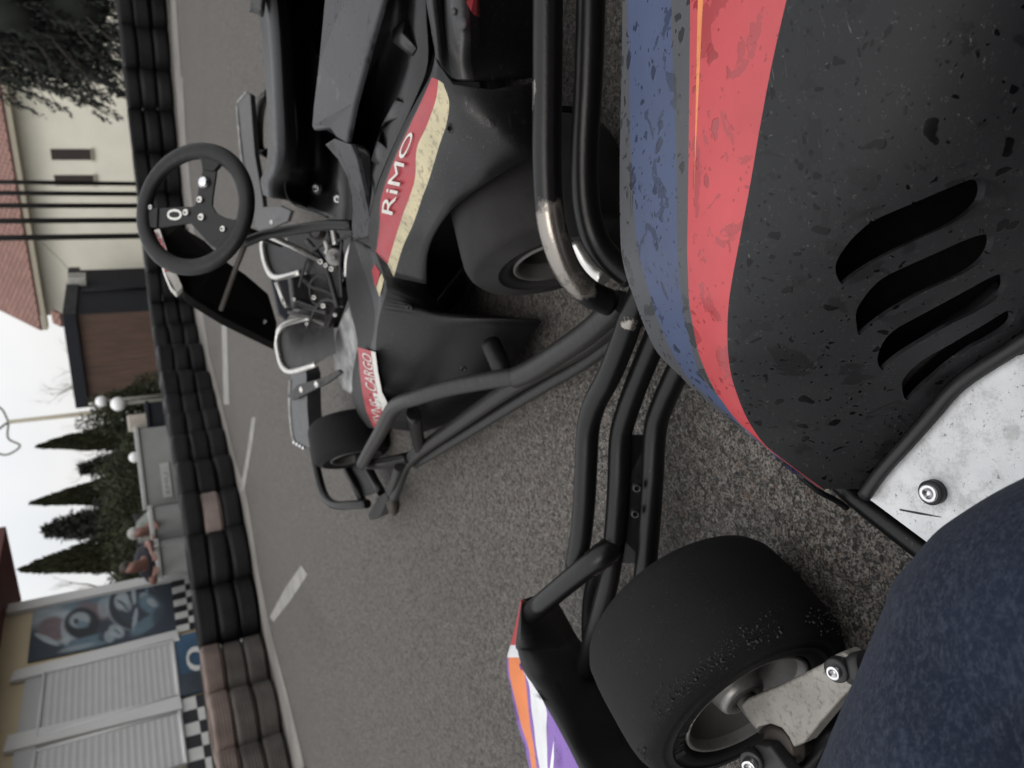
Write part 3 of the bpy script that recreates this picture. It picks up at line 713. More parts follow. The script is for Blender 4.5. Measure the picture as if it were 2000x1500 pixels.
# air-conditioning unit on the wall end
e = (b0-c0).normalized(); nn = V((e.y, -e.x, 0)); nn = nn if nn.y < 0 else -nn
ac = thing('air_conditioner', 'pale air-conditioning unit hung high on the hut side below the eave', 'air conditioner', lerp(c0, b0, .72)+V((0, 0, 1.9)))
am = Yd(150, 546, lerp(c0.y, b0.y, .7)-.25)
b = MB(); b.box(am, e*.30, nn*.14, V((0, 0, .26))); b.build('casing', 'ac', ac, bevel=.02)
b = MB()
for k in range(6): b.box(am+nn*.145+V((0, 0, -.18+.07*k))-e*.08, e*.18, nn*.006, V((0, 0, .012)))
b.build('grille', 'grille', ac)

# house
ez = 3.6; h1 = Z(8, 215, ez); h2 = Z(82, 645, ez); hd_ = (h2-h1).normalized(); hb = V((-hd_.y, hd_.x, 0)); hb = hb if hb.y > 0 else -hb
house = thing('house', 'cream rendered house with red tiled roof and brown shutters', 'house', (h2.x, h2.y, 0))
H0 = h1 - hd_*16
w0, w1 = H0+hb*.55, h2+hb*.55-hd_*.35
b = MB(); b.add([gz(w0, 0), gz(w1, 0), gz(w1, ez+.3), gz(w0, ez+.3)], [(0, 1, 2, 3)], 0, False); b.add([gz(w1, 0), gz(w1, 0)+hb*7, gz(w1, ez+.3)+hb*7, gz(w1, ez+.3)], [(0, 1, 2, 3)], 0, False); wl = b.build('wall', 'wall_cream', house)
b = MB(); b.prism([H0+V((0, 0, -.18)), h2+V((0, 0, -.18)), h2+hb*.5+V((0, 0, -.18)), H0+hb*.5+V((0, 0, -.18))], V((0, 0, .14))); b.build('soffit', 'soffit', house)
b = MB(); up = (hb*1.0+V((0, 0, .56))); L_ = 5.0; t0 = H0+V((0, 0, -.03)); t1 = h2+V((0, 0, -.03))
b.prism([t0, t1, t1+up*L_, t0+up*L_], V((0, 0, .09))); rf = b.build('roof', 'tiles', house, fix=False)
uvl = rf.data.uv_layers.new(name='UVMap')
for lp in rf.data.loops:
    co = rf.data.vertices[lp.vertex_index].co; uvl.data[lp.index].uv = ((co-t0).dot(hd_), (co-t0).dot(up.normalized()))
wn_ = V((-hd_.y, hd_.x, 0)); wn_ = wn_ if wn_.y < 0 else -wn_
def W(x, y, o): return onplane(x, y, w0, wn_)+wn_*o
for pts in ([(98, 291), (176, 291), (178, 312), (101, 312)], [(105, 342), (182, 342), (184, 362), (108, 362)]):
    b = MB(); b.prism([W(x, y, -.02) for x, y in pts], wn_*.05); wi = b.build('window', 'window', house)
    b = MB(); b.prism([W(pts[1][0]+1, pts[1][1]-2, .0), W(pts[1][0]+4, pts[1][1]-2, .0), W(pts[2][0]+4, pts[2][1]+2, .0), W(pts[2][0]+1, pts[2][1]+2, .0)], wn_*.09); b.build('sill', 'soffit', wi)
b = MB(); q0 = Z(96, 628, 3.0); q0 = D(121, 612, 25); b.prism([q0, q0+hd_*.48, q0+hd_*.48+up*.45, q0+up*.45], V((0, 0, .1))); lr = b.build('porch_roof', 'tiles', house, fix=False)
uvl = lr.data.uv_layers.new(name='UVMap')
for lp in lr.data.loops:
    co = lr.data.vertices[lp.vertex_index].co; uvl.data[lp.index].uv = ((co-q0).dot(hd_), (co-q0).dot(up.normalized()))
# service cable drooping from the eave to the hut
b = MB(); b.tube([Yd(78, 470, h2.y-1.2), Yd(100, 490, h2.y-1.3), Yd(122, 512, h2.y-1.4), Yd(136, 530, h2.y-1.5)], .012, 6); b.build('cable', 'lamp_iron', house)

# ================================================================== POLES AND LAMPS
for i, (y, dist) in enumerate(((461, 10.2), (430, 10.9), (402, 11.7), (379, 12.6), (359, 13.6))):
    a = Yd(262, y, dist); b = MB(); b.tube([(0, 0, 0), (0, 0, 5.2)], .034, 10, smooth=0); b.lathe([(0, .09), (.02, .09), (.03, .04)], (0, 0, 0), (0, 0, 1), 16)
    o = b.build('black_pole', 'pole'); o.location = (a.x, a.y, 0)
    tag(o, 'slim black pole before the house, %s of the row of five' % ('leftmost', 'second from the left', 'middle one', 'fourth from the left', 'rightmost')[i], 'pole', 'black poles in front of the house')
a = Yd(185, 806, 22); tp = Yd(17, 826, 22)
lp_ = thing('lamp_post', 'tall pale lamp post with curled iron bracket above the cypresses', 'lamp post', (a.x, 22, 0))
b = MB(); b.tube([(a.x, 22, 0), (a.x, 22, tp.z)], [.075, .05], 10, smooth=0); b.build('pole', 'soffit', lp_)
b = MB(); c = V((a.x, 22, tp.z))
b.tube([c+V((0, 0, 0)), c+V((.35, 0, .12)), c+V((.55, 0, .42)), c+V((.42, 0, .55)), c+V((.34, 0, .42))], .025, 7)
b.tube([c, c+V((-.4, 0, .05)), c+V((-.62, 0, -.18)), c+V((-.8, 0, .1)), c+V((-.72, 0, .35))], .025, 7); b.tube([c, c+V((-.2, 0, .35)), c+V((-.1, 0, .7))], .03, 7)
b.build('bracket', 'lamp_iron', lp_)
for x, y, r, Yv, lab in ((198, 784, 10, 16.2, 'smaller upper white globe lamp beside the hut corner'), (231, 789, 13, 14.5, 'larger lower white globe lamp beside the hut corner'), (263, 893, 10, 12.4, 'white globe lamp standing above the widest grey panel box')):
    p = Yd(x, y, Yv); rr = r*p.y/FPX*.93
    gl = thing('globe_lamp', lab, 'lamp', (p.x, p.y, 0), 'white globe lamps')
    b = MB(); b.tube([(p.x, p.y, 0), (p.x, p.y, p.z-rr*.9)], .03, 8, smooth=0); b.build('pole', 'lamp_iron', gl)
    b = MB(); b.ball(p, rr, 0, 24); b.build('globe', 'globe', gl)

# ================================================================== TREES
def leaf_quad(b, p, d, up, L, W_):
    s = d.cross(up); s = s.normalized() if s.length > 1e-4 else V((1, 0, 0))
    b.append((p-s*W_*.35, p+d*L*.5-s*W_, p+d*L, p+d*L*.5+s*W_))
def leaves_obj(name, quads, mat, parent):
    me = bpy.data.meshes.new(name); vs = [tuple(v) for q in quads for v in q]; me.from_pydata(vs, [], [(4*i, 4*i+1, 4*i+2, 4*i+3) for i in range(len(quads))])
    me.materials.append(MT[mat]); o = bpy.data.objects.new(name, me); COL.objects.link(o); adopt(o, parent); return o
def rv(): 
    v = V((random.gauss(0, 1), random.gauss(0, 1), random.gauss(0, 1))); return v.normalized()
def cypress(apex, Yv, rad, label, bias=0):
    t = Yd(*apex, Yv); th = thing('cypress_tree', label, 'tree', (t.x, Yv, 0), 'cypresses behind the panels')
    b = MB(); b.tube([(t.x, Yv, 0), (t.x, Yv, t.z*.7)], [.12, .03], 8, smooth=0); b.build('trunk', 'bark', th); q = []
    n = int(15000*t.z/6)
    for i in range(n):
        u = random.random()**.75; z = t.z*(1-u); prof = min(1, (u/.75)**.85+.04)*(1 if u < .85 else 1-(u-.85)*1.2)
        a = random.uniform(0, 6.283); lump = 1+.22*mnoise.noise(V((math.cos(a)*1.5, math.sin(a)*1.5, z*1.9+apex[1])))
        rr = rad*prof*lump*(.55+.45*random.random()**.4)
        p = V((t.x+rr*math.cos(a), Yv+rr*math.sin(a), z)); d = (V((math.cos(a)*.3, math.sin(a)*.3, 1))+rv()*.28).normalized()
        leaf_quad(q, p-d*.06, d, rv(), random.uniform(.06, .13), random.uniform(.012, .024))
    hb_ = MB(); hb_.lathe([(t.z*(1-u)-t.z*0, max(.01, rad*.72*min(1, (u/.75)**.85)*(1 if u < .85 else 1-(u-.85)*1.2))) for u in (.03, .1, .2, .35, .5, .65, .8, .9, .98)], (t.x, Yv, 0), (0, 0, 1), 16); hb_.build('inner_foliage', 'cyp', th)
    leaves_obj('crown', q, 'cyp', th)
cypress((38, 1113), 15.5, .50, 'broad dark cypress nearest the garage building'); cypress((58, 983), 19, .47, 'slim dark cypress in the middle of the row'); cypress((70, 872), 21, .46, 'slim dark cypress nearest the lamp post')
def conifer(apex, Yv, rad, label, n=2600, zlow=.4, name='conifer_tree', group='loose conifers behind the panels', mat='con', droop=.25, ln=.3, tz=None):
    t = Yd(*apex, Yv)
    if tz: t.z = tz
    th = thing(name, label, 'tree', (t.x, Yv, 0), group)
    b = MB(); b.tube([(t.x, Yv, 0), (t.x, Yv, t.z)], [.1+rad*.05, .015], 8, smooth=0); q = []
    nb = int(n/30)
    for i in range(nb):
        u = (i+.5)/nb; u = u**.8; z = lerp(t.z*.98, zlow, u); a = i*2.4+random.uniform(-.4, .4); R_ = rad*(u**.8*.95+.06)*random.uniform(.62, 1.12)
        d = V((math.cos(a), math.sin(a), 0)); root = V((t.x, Yv, z)); end = root+d*R_+V((0, 0, -droop*R_+.15*R_))
        mid = root+d*R_*.55+V((0, 0, .10*R_)); b.tube([root, mid, end], [.02+.01*rad, .006], 5, smooth=2, caps=False)
        for k in range(30):
            s = random.random()**.7; p = lerp(lerp(root, mid, min(1, s*2)), end, max(0, s*2-1)); p = p+rv()*(.16*R_*(.3+s)*.8)
            dd = (d*.7+rv()*.55+V((0, 0, -droop))).normalized(); leaf_quad(q, p, dd, rv(), ln*random.uniform(.5, 1.2), ln*.09)
    b.build('trunk', 'bark', th); leaves_obj('crown', q, mat, th)
conifer((76, 1040), 18.5, .72, 'loose grey-green conifer between two dark cypresses', 13000, ln=.15); conifer((148, 917), 20, .5, 'short loose conifer behind the globe and panel box', 6000, ln=.15)
# big cedar at the right end, its near branches hanging over the barrier
def cedar():
    base = Yd(250, 20, 11.9); cx = base.x+1.0; cy = 12.6
    th = thing('cedar_tree', 'large dark drooping evergreen hanging over the tyre barrier before the house', 'tree', (cx, cy, 0))
    b = MB(); b.tube([(cx, cy, 0), (cx+.05, cy, 2), (cx, cy, 6)], [.2, .14, .03], 10, smooth=4); q = []
    nb = 430
    for i in range(nb):
        u = (i+.5)/nb; z = lerp(5.8, .75, u); a = i*2.399; Rm = 2.05*(.35+.65*min(1, u*1.6))*random.uniform(.72, 1.06)
        d = V((math.cos(a), math.sin(a), 0)); root = V((cx, cy, z)); mid = root+d*Rm*.55+V((0, 0, .12)); end = root+d*Rm+V((0, 0, -.28))
        b.tube([root, mid, end], [.022, .006], 5, smooth=2, caps=False)
        for k in range(10):          # hanging sprays
            s = random.uniform(.1, 1)**.55; p = lerp(lerp(root, mid, min(1, s*2)), end, max(0, s*2-1))+rv()*.1
            hang = random.uniform(.22, .5); sway = (d*.4+rv()*.35)
            for j in range(22):
                v_ = j/22; pp = p+V((0, 0, -hang*v_))+sway*hang*v_*.8+rv()*.035
                dd = (V((0, 0, -.8))+sway*.8+rv()*.42).normalized(); leaf_quad(q, pp, dd, rv(), random.uniform(.06, .13), random.uniform(.011, .022))
    hb_ = MB()
    for i in range(170):
        z = random.uniform(.85, 5.6); a = random.uniform(0, 6.28); r0 = random.uniform(.3, 1.6)*(.45+.55*min(1, (6-z)/3)); hb_.ball((cx+r0*math.cos(a), cy+r0*math.sin(a), z), random.uniform(.26, .46), 0, 10, (1, 1, 1.3))
    hb_.build('inner_foliage', 'cedar', th)
    b.build('trunk', 'bark', th); leaves_obj('crown', q, 'cedar', th)
cedar()
# dense shrubs under the cypresses
for i, (x, y, Yv, r, h, lab) in enumerate(((235, 810, 17, .7, 1.75, 'dark shrub between the hut and the globe on the panel box'), (235, 940, 16.5, 1.1, 1.6, 'dark shrub behind the globe lamp and middle cypress'), (245, 1005, 15, .9, 1.6, 'dark shrub behind the person in grey'), (240, 1085, 13.5, .8, 1.45, 'dark shrub behind the person in a dark top'), (240, 1140, 14, .7, 1.5, 'dark shrub at the garage corner'))):
    p = Yd(x, y, Yv); th = thing('shrub', lab, 'shrub', (p.x, Yv, 0), 'shrubs behind the panels'); q = []
    for k in range(9500):
        d = rv(); d.z = abs(d.z); f = 1+.3*mnoise.noise(d*2.2+V((i*5, 0, 0))); pp = V((p.x, Yv, h*.12))+V((d.x*r, d.y*r, d.z*h*.88))*f*(random.random()**.3)
        leaf_quad(q, pp, (d+rv()*.8).normalized(), rv(), random.uniform(.045, .11), random.uniform(.011, .022))
    leaves_obj('crown', q, 'shrub', th)
    b = MB(); b.tube([(p.x, Yv, 0), (p.x, Yv, h*.5)], [.06, .02], 6, smooth=0); b.build('trunk', 'bark', th)
# bare trees
def bare(y, Yv, h, spread, label, seed, dens=5):
    rnd = random.Random(seed); p = Yd(250, y, Yv); th = thing('bare_tree', label, 'tree', (p.x, Yv, 0), 'bare trees in the distance'); b = MB(); tw = MB()
    b.tube([(p.x, Yv, 0), (p.x, Yv, h*.4)], [.13, .08], 7, smooth=0, caps=False)
    def grow(a, d, L, r, lv):
        e = a+d*L; (b if lv < 2 else tw).tube([a, e], [r, r*.6], 5 if lv < 2 else 3, smooth=0, caps=False)
        if lv >= 4: return
        for k in range(3 if lv else dens):
            rr = V((rnd.gauss(0, 1), rnd.gauss(0, 1), rnd.gauss(0, 1)*.6)).normalized()
            nd = (d*.85+rr*.75*spread+V((0, 0, .25))).normalized(); grow(a+d*L*rnd.uniform(.5, 1), nd, L*rnd.uniform(.5, .75), r*.45, lv+1)
    grow(V((p.x, Yv, h*.3)), V((0, 0, 1)), h*.3, .05, 0)
    b.build('trunk', 'bark', th, fix=False); tw.build('twigs', 'twig', th, fix=False)
bare(735, 27, 4.1, 1.1, 'bare leafless tree rising behind the hut roof', 3); bare(890, 30, 3.6, 1.0, 'bare leafless tree between two cypresses', 5); bare(1152, 17, 3.1, .7, 'bare leafless tree beside the white garage corner', 9); bare(815, 32, 3.8, 1.0, 'bare leafless tree behind the lamp post', 12); bare(1000, 33, 3.4, 1.0, 'low bare tree behind the middle cypress', 15)

pit = thing('light_blocker', 'long dark roofed wall, unseen, added behind the seated driver to block light', 'light blocker', (0, -6, 0))  # unseen structure added to keep low sky light off the near pod's inner side
b = MB(); b.box((0, -7.5, 1.7), (16, 0, 0), (0, .1, 0), (0, 0, 1.7)); b.build('wall', 'hut_dark', pit)
b = MB(); b.box((0, -5.6, 3.45), (16.3, 0, 0), (0, 2.2, 0), (0, 0, .12)); b.build('roof', 'grille', pit)
for k in range(7):
    b = MB(); b.box((-15+5*k, -3.8, 1.665), (.06, 0, 0), (0, .06, 0), (0, 0, 1.665)); b.build('post', 'pole', pit)
# ================================================================== NEAR GO-KART (the one we sit in, nose towards the left of the view)
KA = thing('go_kart', 'near black go-kart with blue and red striped side pod and orange, white and purple nose', 'go-kart', (.15, .25, 0))
# ---- side pod: lengthwise rows (place along the photograph's y), columns at the stripe borders
EDGE = [(-260, 1219), (0, 1216), (150, 1214), (300, 1210), (450, 1211), (500, 1214), (530, 1220), (590, 1241), (652, 1264), (692, 1286), (740, 1334), (780, 1374), (836, 1442), (876, 1498), (920, 1552), (955, 1600)]
BLU0 = [(-260, 1224), (0, 1226), (300, 1232), (468, 1242), (522, 1254), (600, 1276), (630, 1287), (687, 1312), (738, 1343), (768, 1374), (824, 1437), (876, 1499), (955, 1602)]
BLU1 = [(-260, 1302), (0, 1310), (150, 1315), (300, 1321), (470, 1322), (560, 1328), (630, 1338), (690, 1354), (740, 1370), (772, 1402), (824, 1440), (876, 1500), (955, 1603)]
RED0 = [(-260, 1350), (0, 1348), (300, 1345), (500, 1342), (590, 1346), (640, 1354), (700, 1367), (752, 1390), (796, 1416), (828, 1442), (856, 1473), (880, 1502), (955, 1605)]
RED1 = [(-260, 1600), (-100, 1560), (0, 1536), (150, 1502), (300, 1475), (375, 1463), (450, 1448), (540, 1431), (600, 1422), (660, 1420), (720, 1424), (772, 1440), (816, 1458), (856, 1482), (880, 1505), (955, 1608)]
INN = [(-260, 2700), (-100, 2560), (0, 2470), (300, 2290), (500, 2150), (600, 2060), (656, 1995), (732, 1876), (800, 1812), (850, 1768), (908, 1716), (955, 1680)]
ZE = [(-260, .24), (300, .235), (500, .23), (600, .22), (750, .19), (850, .16), (920, .12), (955, .095)]
ZR = [(-260, .31), (0, .30), (300, .295), (500, .285), (600, .27), (700, .243), (800, .198), (876, .158), (920, .125), (955, .10)]
rows = []
for y in (-260, -120, 0, 130, 260, 350, 430, 490, 540, 590, 640, 690, 735, 775, 810, 840, 870, 900, 930, 955):
    e, b0_, b1_, r0, r1, xin = (pl(t, y) for t in (EDGE, BLU0, BLU1, RED0, RED1, INN)); ze, zr = pl(ZE, y), pl(ZR, y)
    P = Z(e, y, ze); row = []
    outn = V((.2, .98, 0))
    row += [P+outn*(-.02)+V((0, 0, -(ze-.05))), P+outn*.004+V((0, 0, -.06)), P]
    w = max(1, r0-e)
    zc = lambda x: ze+(zr-ze)*(1-(1-min(1, (x-e)/max(1, (r1-e))))**1.7)
    row += [Z(b0_, y, zc(b0_)), Z(lerp(b0_, b1_, .5), y, zc(lerp(b0_, b1_, .5))+.001), Z(b1_, y, zc(b1_)), Z(r0, y, zc(r0))]
    ow = max(0, (350-y)/350)*10; o0 = r0+max(1.5, pl([(-260, 22), (0, 15), (300, 12), (350, 12)], y))*min(1, (r1-r0)/60); o1 = o0+max(.3, ow)*min(1, (r1-r0)/60)
    row += [Z(o0, y, zc(o0)), Z(o1, y, zc(o1)), Z(lerp(o1, r1, .5), y, zc(lerp(o1, r1, .5))+.001), Z(r1, y, zr)]
    pw = pl([(0, 1.9), (300, 1.75), (500, 1.35), (700, 1.12), (955, 1.0)], y)
    zin = .058
    for t in (.03, .07, .12, .2, .3, .4, .5, .6, .7, .8, .9, 1.0):
        x = lerp(r1, xin, t); z = zr-(zr-zin)*(t**pw)*(1 if y < 500 else 1)
        bulge = -.006*math.sin(math.pi*t) if y < 900 else 0
        row.append(Z(x, y, z)+V((0, .98*bulge, 0)))
    rows.append(row)
rows = smooth_rows(rows, 4)
# split long columns smoothly
def cols(i, j):
    if j in (3, 4): return 2          # blue
    if j in (2, 5): return 1          # grey
    if j == 7 and i < 22: return 4    # orange pinstripe
    if 6 <= j <= 9: return 3          # red
    return 0
pb = MB(); pb.grid(rows, 0, cols)
pod = pb.build('side_pod', ['pod', 'pod_grey', 'pod_blue', 'pod_red', 'pod_orange'], KA, thick=.0045, off=-1)
ec = MB(); ec.add([p for p in rows[0]], [tuple(range(len(rows[0])))], 0, False); ec.build('end_panel', 'pod', KA)
# louvre slots, cut through the moulding
S1 = 3.3333
VENTS = [[(765, 800), (760, 730), (790, 660), (850, 570), (930, 490), (1010, 435), (1150, 370), (1350, 285), (1500, 220), (1620, 175), (1690, 168), (1712, 210), (1705, 270), (1670, 330), (1600, 395), (1480, 470), (1350, 530), (1200, 600), (1050, 680), (920, 760), (840, 820), (795, 850)],
         [(890, 1130), (885, 1050), (910, 980), (970, 890), (1060, 810), (1200, 740), (1400, 650), (1600, 560), (1720, 525), (1765, 525), (1772, 570), (1750, 640), (1700, 700), (1600, 770), (1450, 840), (1300, 910), (1150, 1000), (1020, 1090), (940, 1160), (905, 1180)],
         [(1030, 1370), (1028, 1310), (1060, 1230), (1130, 1150), (1250, 1080), (1400, 1000), (1600, 890), (1750, 810), (1840, 780), (1868, 800), (1860, 870), (1800, 950), (1650, 1040), (1500, 1110), (1350, 1200), (1200, 1290), (1100, 1370), (1060, 1410)]]
VENTS = [[(1400+x/S1, 300+y/S1) for x, y in v] for v in VENTS]
VENTS.append([(1200+x/2.5, 600+y/2.5) for x, y in [(1395, 390), (1400, 350), (1440, 300), (1520, 240), (1650, 170), (1800, 80), (1900, 20), (1940, 15), (1950, 40), (1930, 80), (1850, 140), (1750, 190), (1650, 260), (1550, 340), (1470, 410), (1430, 450), (1405, 440)]])
def zpod(x, y):
    r1, xin, zr = pl(RED1, y), pl(INN, y), pl(ZR, y); pw = pl([(0, 1.9), (300, 1.75), (500, 1.35), (700, 1.12), (955, 1.0)], y)
    t = max(0, min(1, (x-r1)/(xin-r1))); return zr-(zr-.058)*t**pw
cut = MB(); cax = V((.12, .97, -.18)).normalized()
for v in VENTS:
    q = [V((x, y, 0)) for x, y in v]; e = [q[-1]]+q+[q[0], q[1]]; Pp = []
    for i in range(1, len(e)-2):
        for k in range(3): Pp.append(crom(e[i-1], e[i], e[i+1], e[i+2], k/3))
    pts = [Z(p.x, p.y, zpod(p.x, p.y)) for p in Pp]
    cut.prism([p-cax*.035 for p in pts], cax*.07, 0)
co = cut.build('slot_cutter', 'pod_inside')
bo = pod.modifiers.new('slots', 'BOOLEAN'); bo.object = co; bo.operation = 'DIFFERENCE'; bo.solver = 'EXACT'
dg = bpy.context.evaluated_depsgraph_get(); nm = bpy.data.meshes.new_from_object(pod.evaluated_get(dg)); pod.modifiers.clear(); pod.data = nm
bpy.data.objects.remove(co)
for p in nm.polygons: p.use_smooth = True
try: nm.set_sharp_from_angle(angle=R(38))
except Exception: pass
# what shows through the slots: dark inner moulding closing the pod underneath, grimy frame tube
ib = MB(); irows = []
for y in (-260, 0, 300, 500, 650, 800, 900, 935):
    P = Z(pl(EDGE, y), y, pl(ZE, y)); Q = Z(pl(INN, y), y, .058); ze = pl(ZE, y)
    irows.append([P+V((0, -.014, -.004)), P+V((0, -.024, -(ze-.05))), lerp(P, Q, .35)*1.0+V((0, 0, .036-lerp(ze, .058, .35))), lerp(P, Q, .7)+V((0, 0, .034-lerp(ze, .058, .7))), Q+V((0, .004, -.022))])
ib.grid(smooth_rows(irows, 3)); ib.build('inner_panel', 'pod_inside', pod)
b = MB(); b.tube([Z(x, y, zpod(x, y))+cax*.042+V((0, 0, -.012)) for x, y in ((2040, 560), (1975, 612), (1920, 646), (1860, 692), (1800, 752), (1765, 810))], .0105, 12); b.build('inner_tube', 'tube_grey', pod)
# rubber lip between pod and floor
b = MB(); lip = [(2080, 610), (1995, 668), (1880, 744), (1818, 812), (1774, 862), (1722, 920), (1690, 966)]
b.tube([Z(x-2, y+3, .062) for x, y in lip], .0075, 8); b.build('edge_lip', 'steel_dark', KA)
b = MB(); b.tube([Z(1560, 926, .10), Z(1600, 960, .08), Z(1628, 975, .06), Z(1655, 993, .045)], .0035, 6); b.build('under_lip', 'tube', KA)
# ---- floor tray
tray = [(1690, 970), (1752, 1016), (1815, 1063), (1900, 1126), (2300, 1420), (2900, 1200), (2900, 300), (2300, 430), (2080, 590), (1995, 645), (1880, 725), (1810, 795), (1766, 850), (1716, 910)]
b = MB(); b.prism([Z(x, y, .055) for x, y in tray], V((0, 0, -.004))); tr_ = b.build('floor_tray', 'alu', KA, bevel=.0008)
def bolt(parent, p, n, r, washer=None, h=.006, mat='steel', sock=True):
    n = V(n).normalized()
    if washer: w = MB(); w.lathe([(0, 0), (0, washer), (.008, washer), (.0095, washer*.93), (.0095, r*.8)], p, n, 32); wo = w.build('washer', 'steel_dark', parent); p = V(p)+n*.009
    b = MB(); b.lathe([(0, r), (h*.8, r), (h, r*.9), (h, r*.58), (h*.85, r*.55), (h*.8, r*.42), (h*.25, r*.38), (h*.2, 0)], p, n, 6 if not sock else 36); return b.build('bolt', mat, parent)
bolt(tr_, Z(1826, 960, .056), (.0, -.05, 1), .0092, .0125, .004)
bolt(tr_, Z(1992, 683, .056), (0, 0, 1), .0048, None, .004, 'rust')
b = MB(); a, c = Z(1757, 996, .0556), Z(1838, 1010, .0556); t = (c-a).normalized(); s = V((-t.y, t.x, 0))
b.add([a-s*.0006, a+s*.0012, lerp(a, c, .5)+s*.0012, c+s*.0002, c-s*.0004, lerp(a, c, .5)-s*.0012], [(0, 1, 2, 3, 4, 5)], 0, False); b.build('scratch', 'steel_dark', tr_)
b = MB(); b.tube([Z(1600, 905, .04), Z(1668, 968, .04), Z(1738, 1024, .04), Z(1806, 1076, .04), Z(1900, 1146, .04), Z(2100, 1300, .04)], .0125, 14, smooth=3); b.build('chassis_tube', 'tube', KA)
# ---- front wheel on its steered stub axle
AX = V((math.sin(R(-36)), -math.cos(R(-36)), .05)).normalized(); HC = Z(1458, 1372, .135)
wh = bpy.data.objects.new('front_wheel', None); COL.objects.link(wh); wh.location = HC; WPOS['front_wheel'] = HC; wh.empty_display_size = .05; adopt(wh, KA); wh.location = HC
RT = .150
tb = MB(); tb.lathe([(-.006, .0895), (.004, .0905), (.009, .094), (.0105, .103), (.0105, .110), (.0118, .1105), (.0118, .1122), (.0105, .1128), (.0098, .122), (.0100, .1232), (.0090, .1255), (.0065, .133), (.002, .1395), (-.005, .1440), (-.015, .1475), (-.03, RT-.0006), (-.05, RT), (-.09, RT), (-.11, RT-.001), (-.130, RT-.003), (-.142, RT-.009), (-.149, RT-.018), (-.152, RT-.03), (-.148, .095)], HC, AX, 96)
ty = tb.build('tyre', 'rubber', wh)
# torn rubber crumbs round the inner shoulder
cb = MB(); e_ = AX.orthogonal().normalized(); g_ = AX.cross(e_)
rnd = random.Random(4)
for k in range(2200):
    th_ = rnd.uniform(0, 6.283); w = rnd.gauss(-.003, .006)
    if mnoise.noise(V((math.cos(th_)*6, math.sin(th_)*6, 1.5))) < rnd.uniform(-.3, .3): continue
    rr = .1440+(-.005-w)*.4+rnd.uniform(-.001, .0015)
    p = HC+AX*w+(e_*math.cos(th_)+g_*math.sin(th_))*rr; s = min(.0022, .0005*rnd.lognormvariate(.25, .5)); d = rv()
    cb.box(p, d*s, d.orthogonal().normalized()*s*.6, d.cross(d.orthogonal()).normalized()*s*.5)
co_ = cb.build('rubber_crumbs', 'crumb', ty, fix=False); co_['kind'] = 'stuff'
# moulded lettering on the sidewall
lt = MB(); tx = 'INVEX'
upd = (V((0, 0, 1))-AX*AX.z).normalized(); sdv = AX.cross(upd)
for k, chx in enumerate(tx):
    tv, tf = text_mesh(chx); th0 = R(8)+(2-k)*R(10.5)
    pts = []
    for u, v in tv:
        th_ = th0+(.5-u)*R(7.5); rr = .0955+v*.013; pts.append(HC+AX*(.0111)+(upd*math.cos(th_)-sdv*math.sin(th_)*-1)*rr)
    lt.add(pts, tf, 0, False)
lt.build('moulded_lettering', 'rubber_grey', ty, fix=False)
rb = MB(); rb.lathe([(-.006, .089), (.004, .0885), (.006, .086), (.004, .083), (-.006, .079), (-.016, .074), (-.027, .067), (-.032, .055), (-.030, .040), (-.026, .035), (-.012, .032), (-.006, .030), (-.003, .026), (-.003, .013), (-.03, .012)], HC, AX, 72, mis=[0, 0, 0, 0, 1, 1, 1, 1, 1, 0, 0, 0, 1, 1])
rb.build('rim', ['rim', 'rim_dark'], wh)
# stub axle block and steering arm
SP = [(590, 1060), (640, 1015), (770, 960), (850, 930), (1000, 855), (1150, 780), (1250, 710), (1300, 690), (1400, 760), (1425, 890), (1300, 1010), (1160, 1170), (1030, 1330), (960, 1360), (930, 1290), (880, 1225), (800, 1195), (720, 1215), (700, 1235), (640, 1150)]
SP = [(1280+x/3.571, 1080+y/3.571) for x, y in SP]
b = MB(); b.prism([Z(x, y, .150) for x, y in SP], V((0, 0, -.024))); sp = b.build('stub_axle_block', 'spindle', KA, bevel=.003)
b = MB(); a = HC+AX*(-.03); b.tube([a, HC+AX*.035+V((0, 0, -.004))], .0125, 20, smooth=0); b.build('axle', 'rim_dark', sp)
kp = Z(1527, 1452, .14); b = MB(); b.lathe([(-.07, .022), (-.012, .022), (-.012, .0245), (-.006, .0248), (-.004, .0215), (.006, .021), (.008, .017), (.009, 0)], kp, (.05, -.1, 1), 40); b.build('kingpin', 'rust', sp)
bolt(sp, Z(1640, 1304, .153), (-.05, -.25, 1), .0072, .0125, .007)
b = MB(); p = Z(1672, 1296, .146); b.tube([p+V((-.01, .01, -.004)), p+V((.0, -.012, -.004))], .0155, 24, smooth=0); b.tube([p+V((.0, -.012, -.006)), Z(1770, 1330, .15)], [.011, .008], 12, smooth=0); b.build('tie_rod', 'steel_dark', KA)
b = MB(); pts = [(1455, 1468), (1475, 1452), (1500, 1455), (1540, 1508), (1580, 1580), (1500, 1600), (1450, 1520)]
b.prism([Z(x, y, .165) for x, y in pts], V((0, 0, -.02))); br_ = b.build('kingpin_bracket', 'steel_dark', KA, bevel=.004)
bolt(br_, Z(1472, 1479, .166), (-.2, -.45, .9), .0088, .0135, .010)
b = MB(); b.tube([Z(1560, 1500, .11), Z(1640, 1420, .09), Z(1760, 1330, .075), Z(1880, 1280, .06)], .014, 12); b.build('chassis_crossbar', 'tube', KA)
b = MB(); b.prism([Z(x, y, .06) for x, y in ((1560, 1560), (1700, 1380), (1800, 1300), (1900, 1400), (1800, 1700), (1600, 1700))], V((0, 0, .05))); b.build('front_crossmember', 'steel_dark', KA, bevel=.01)
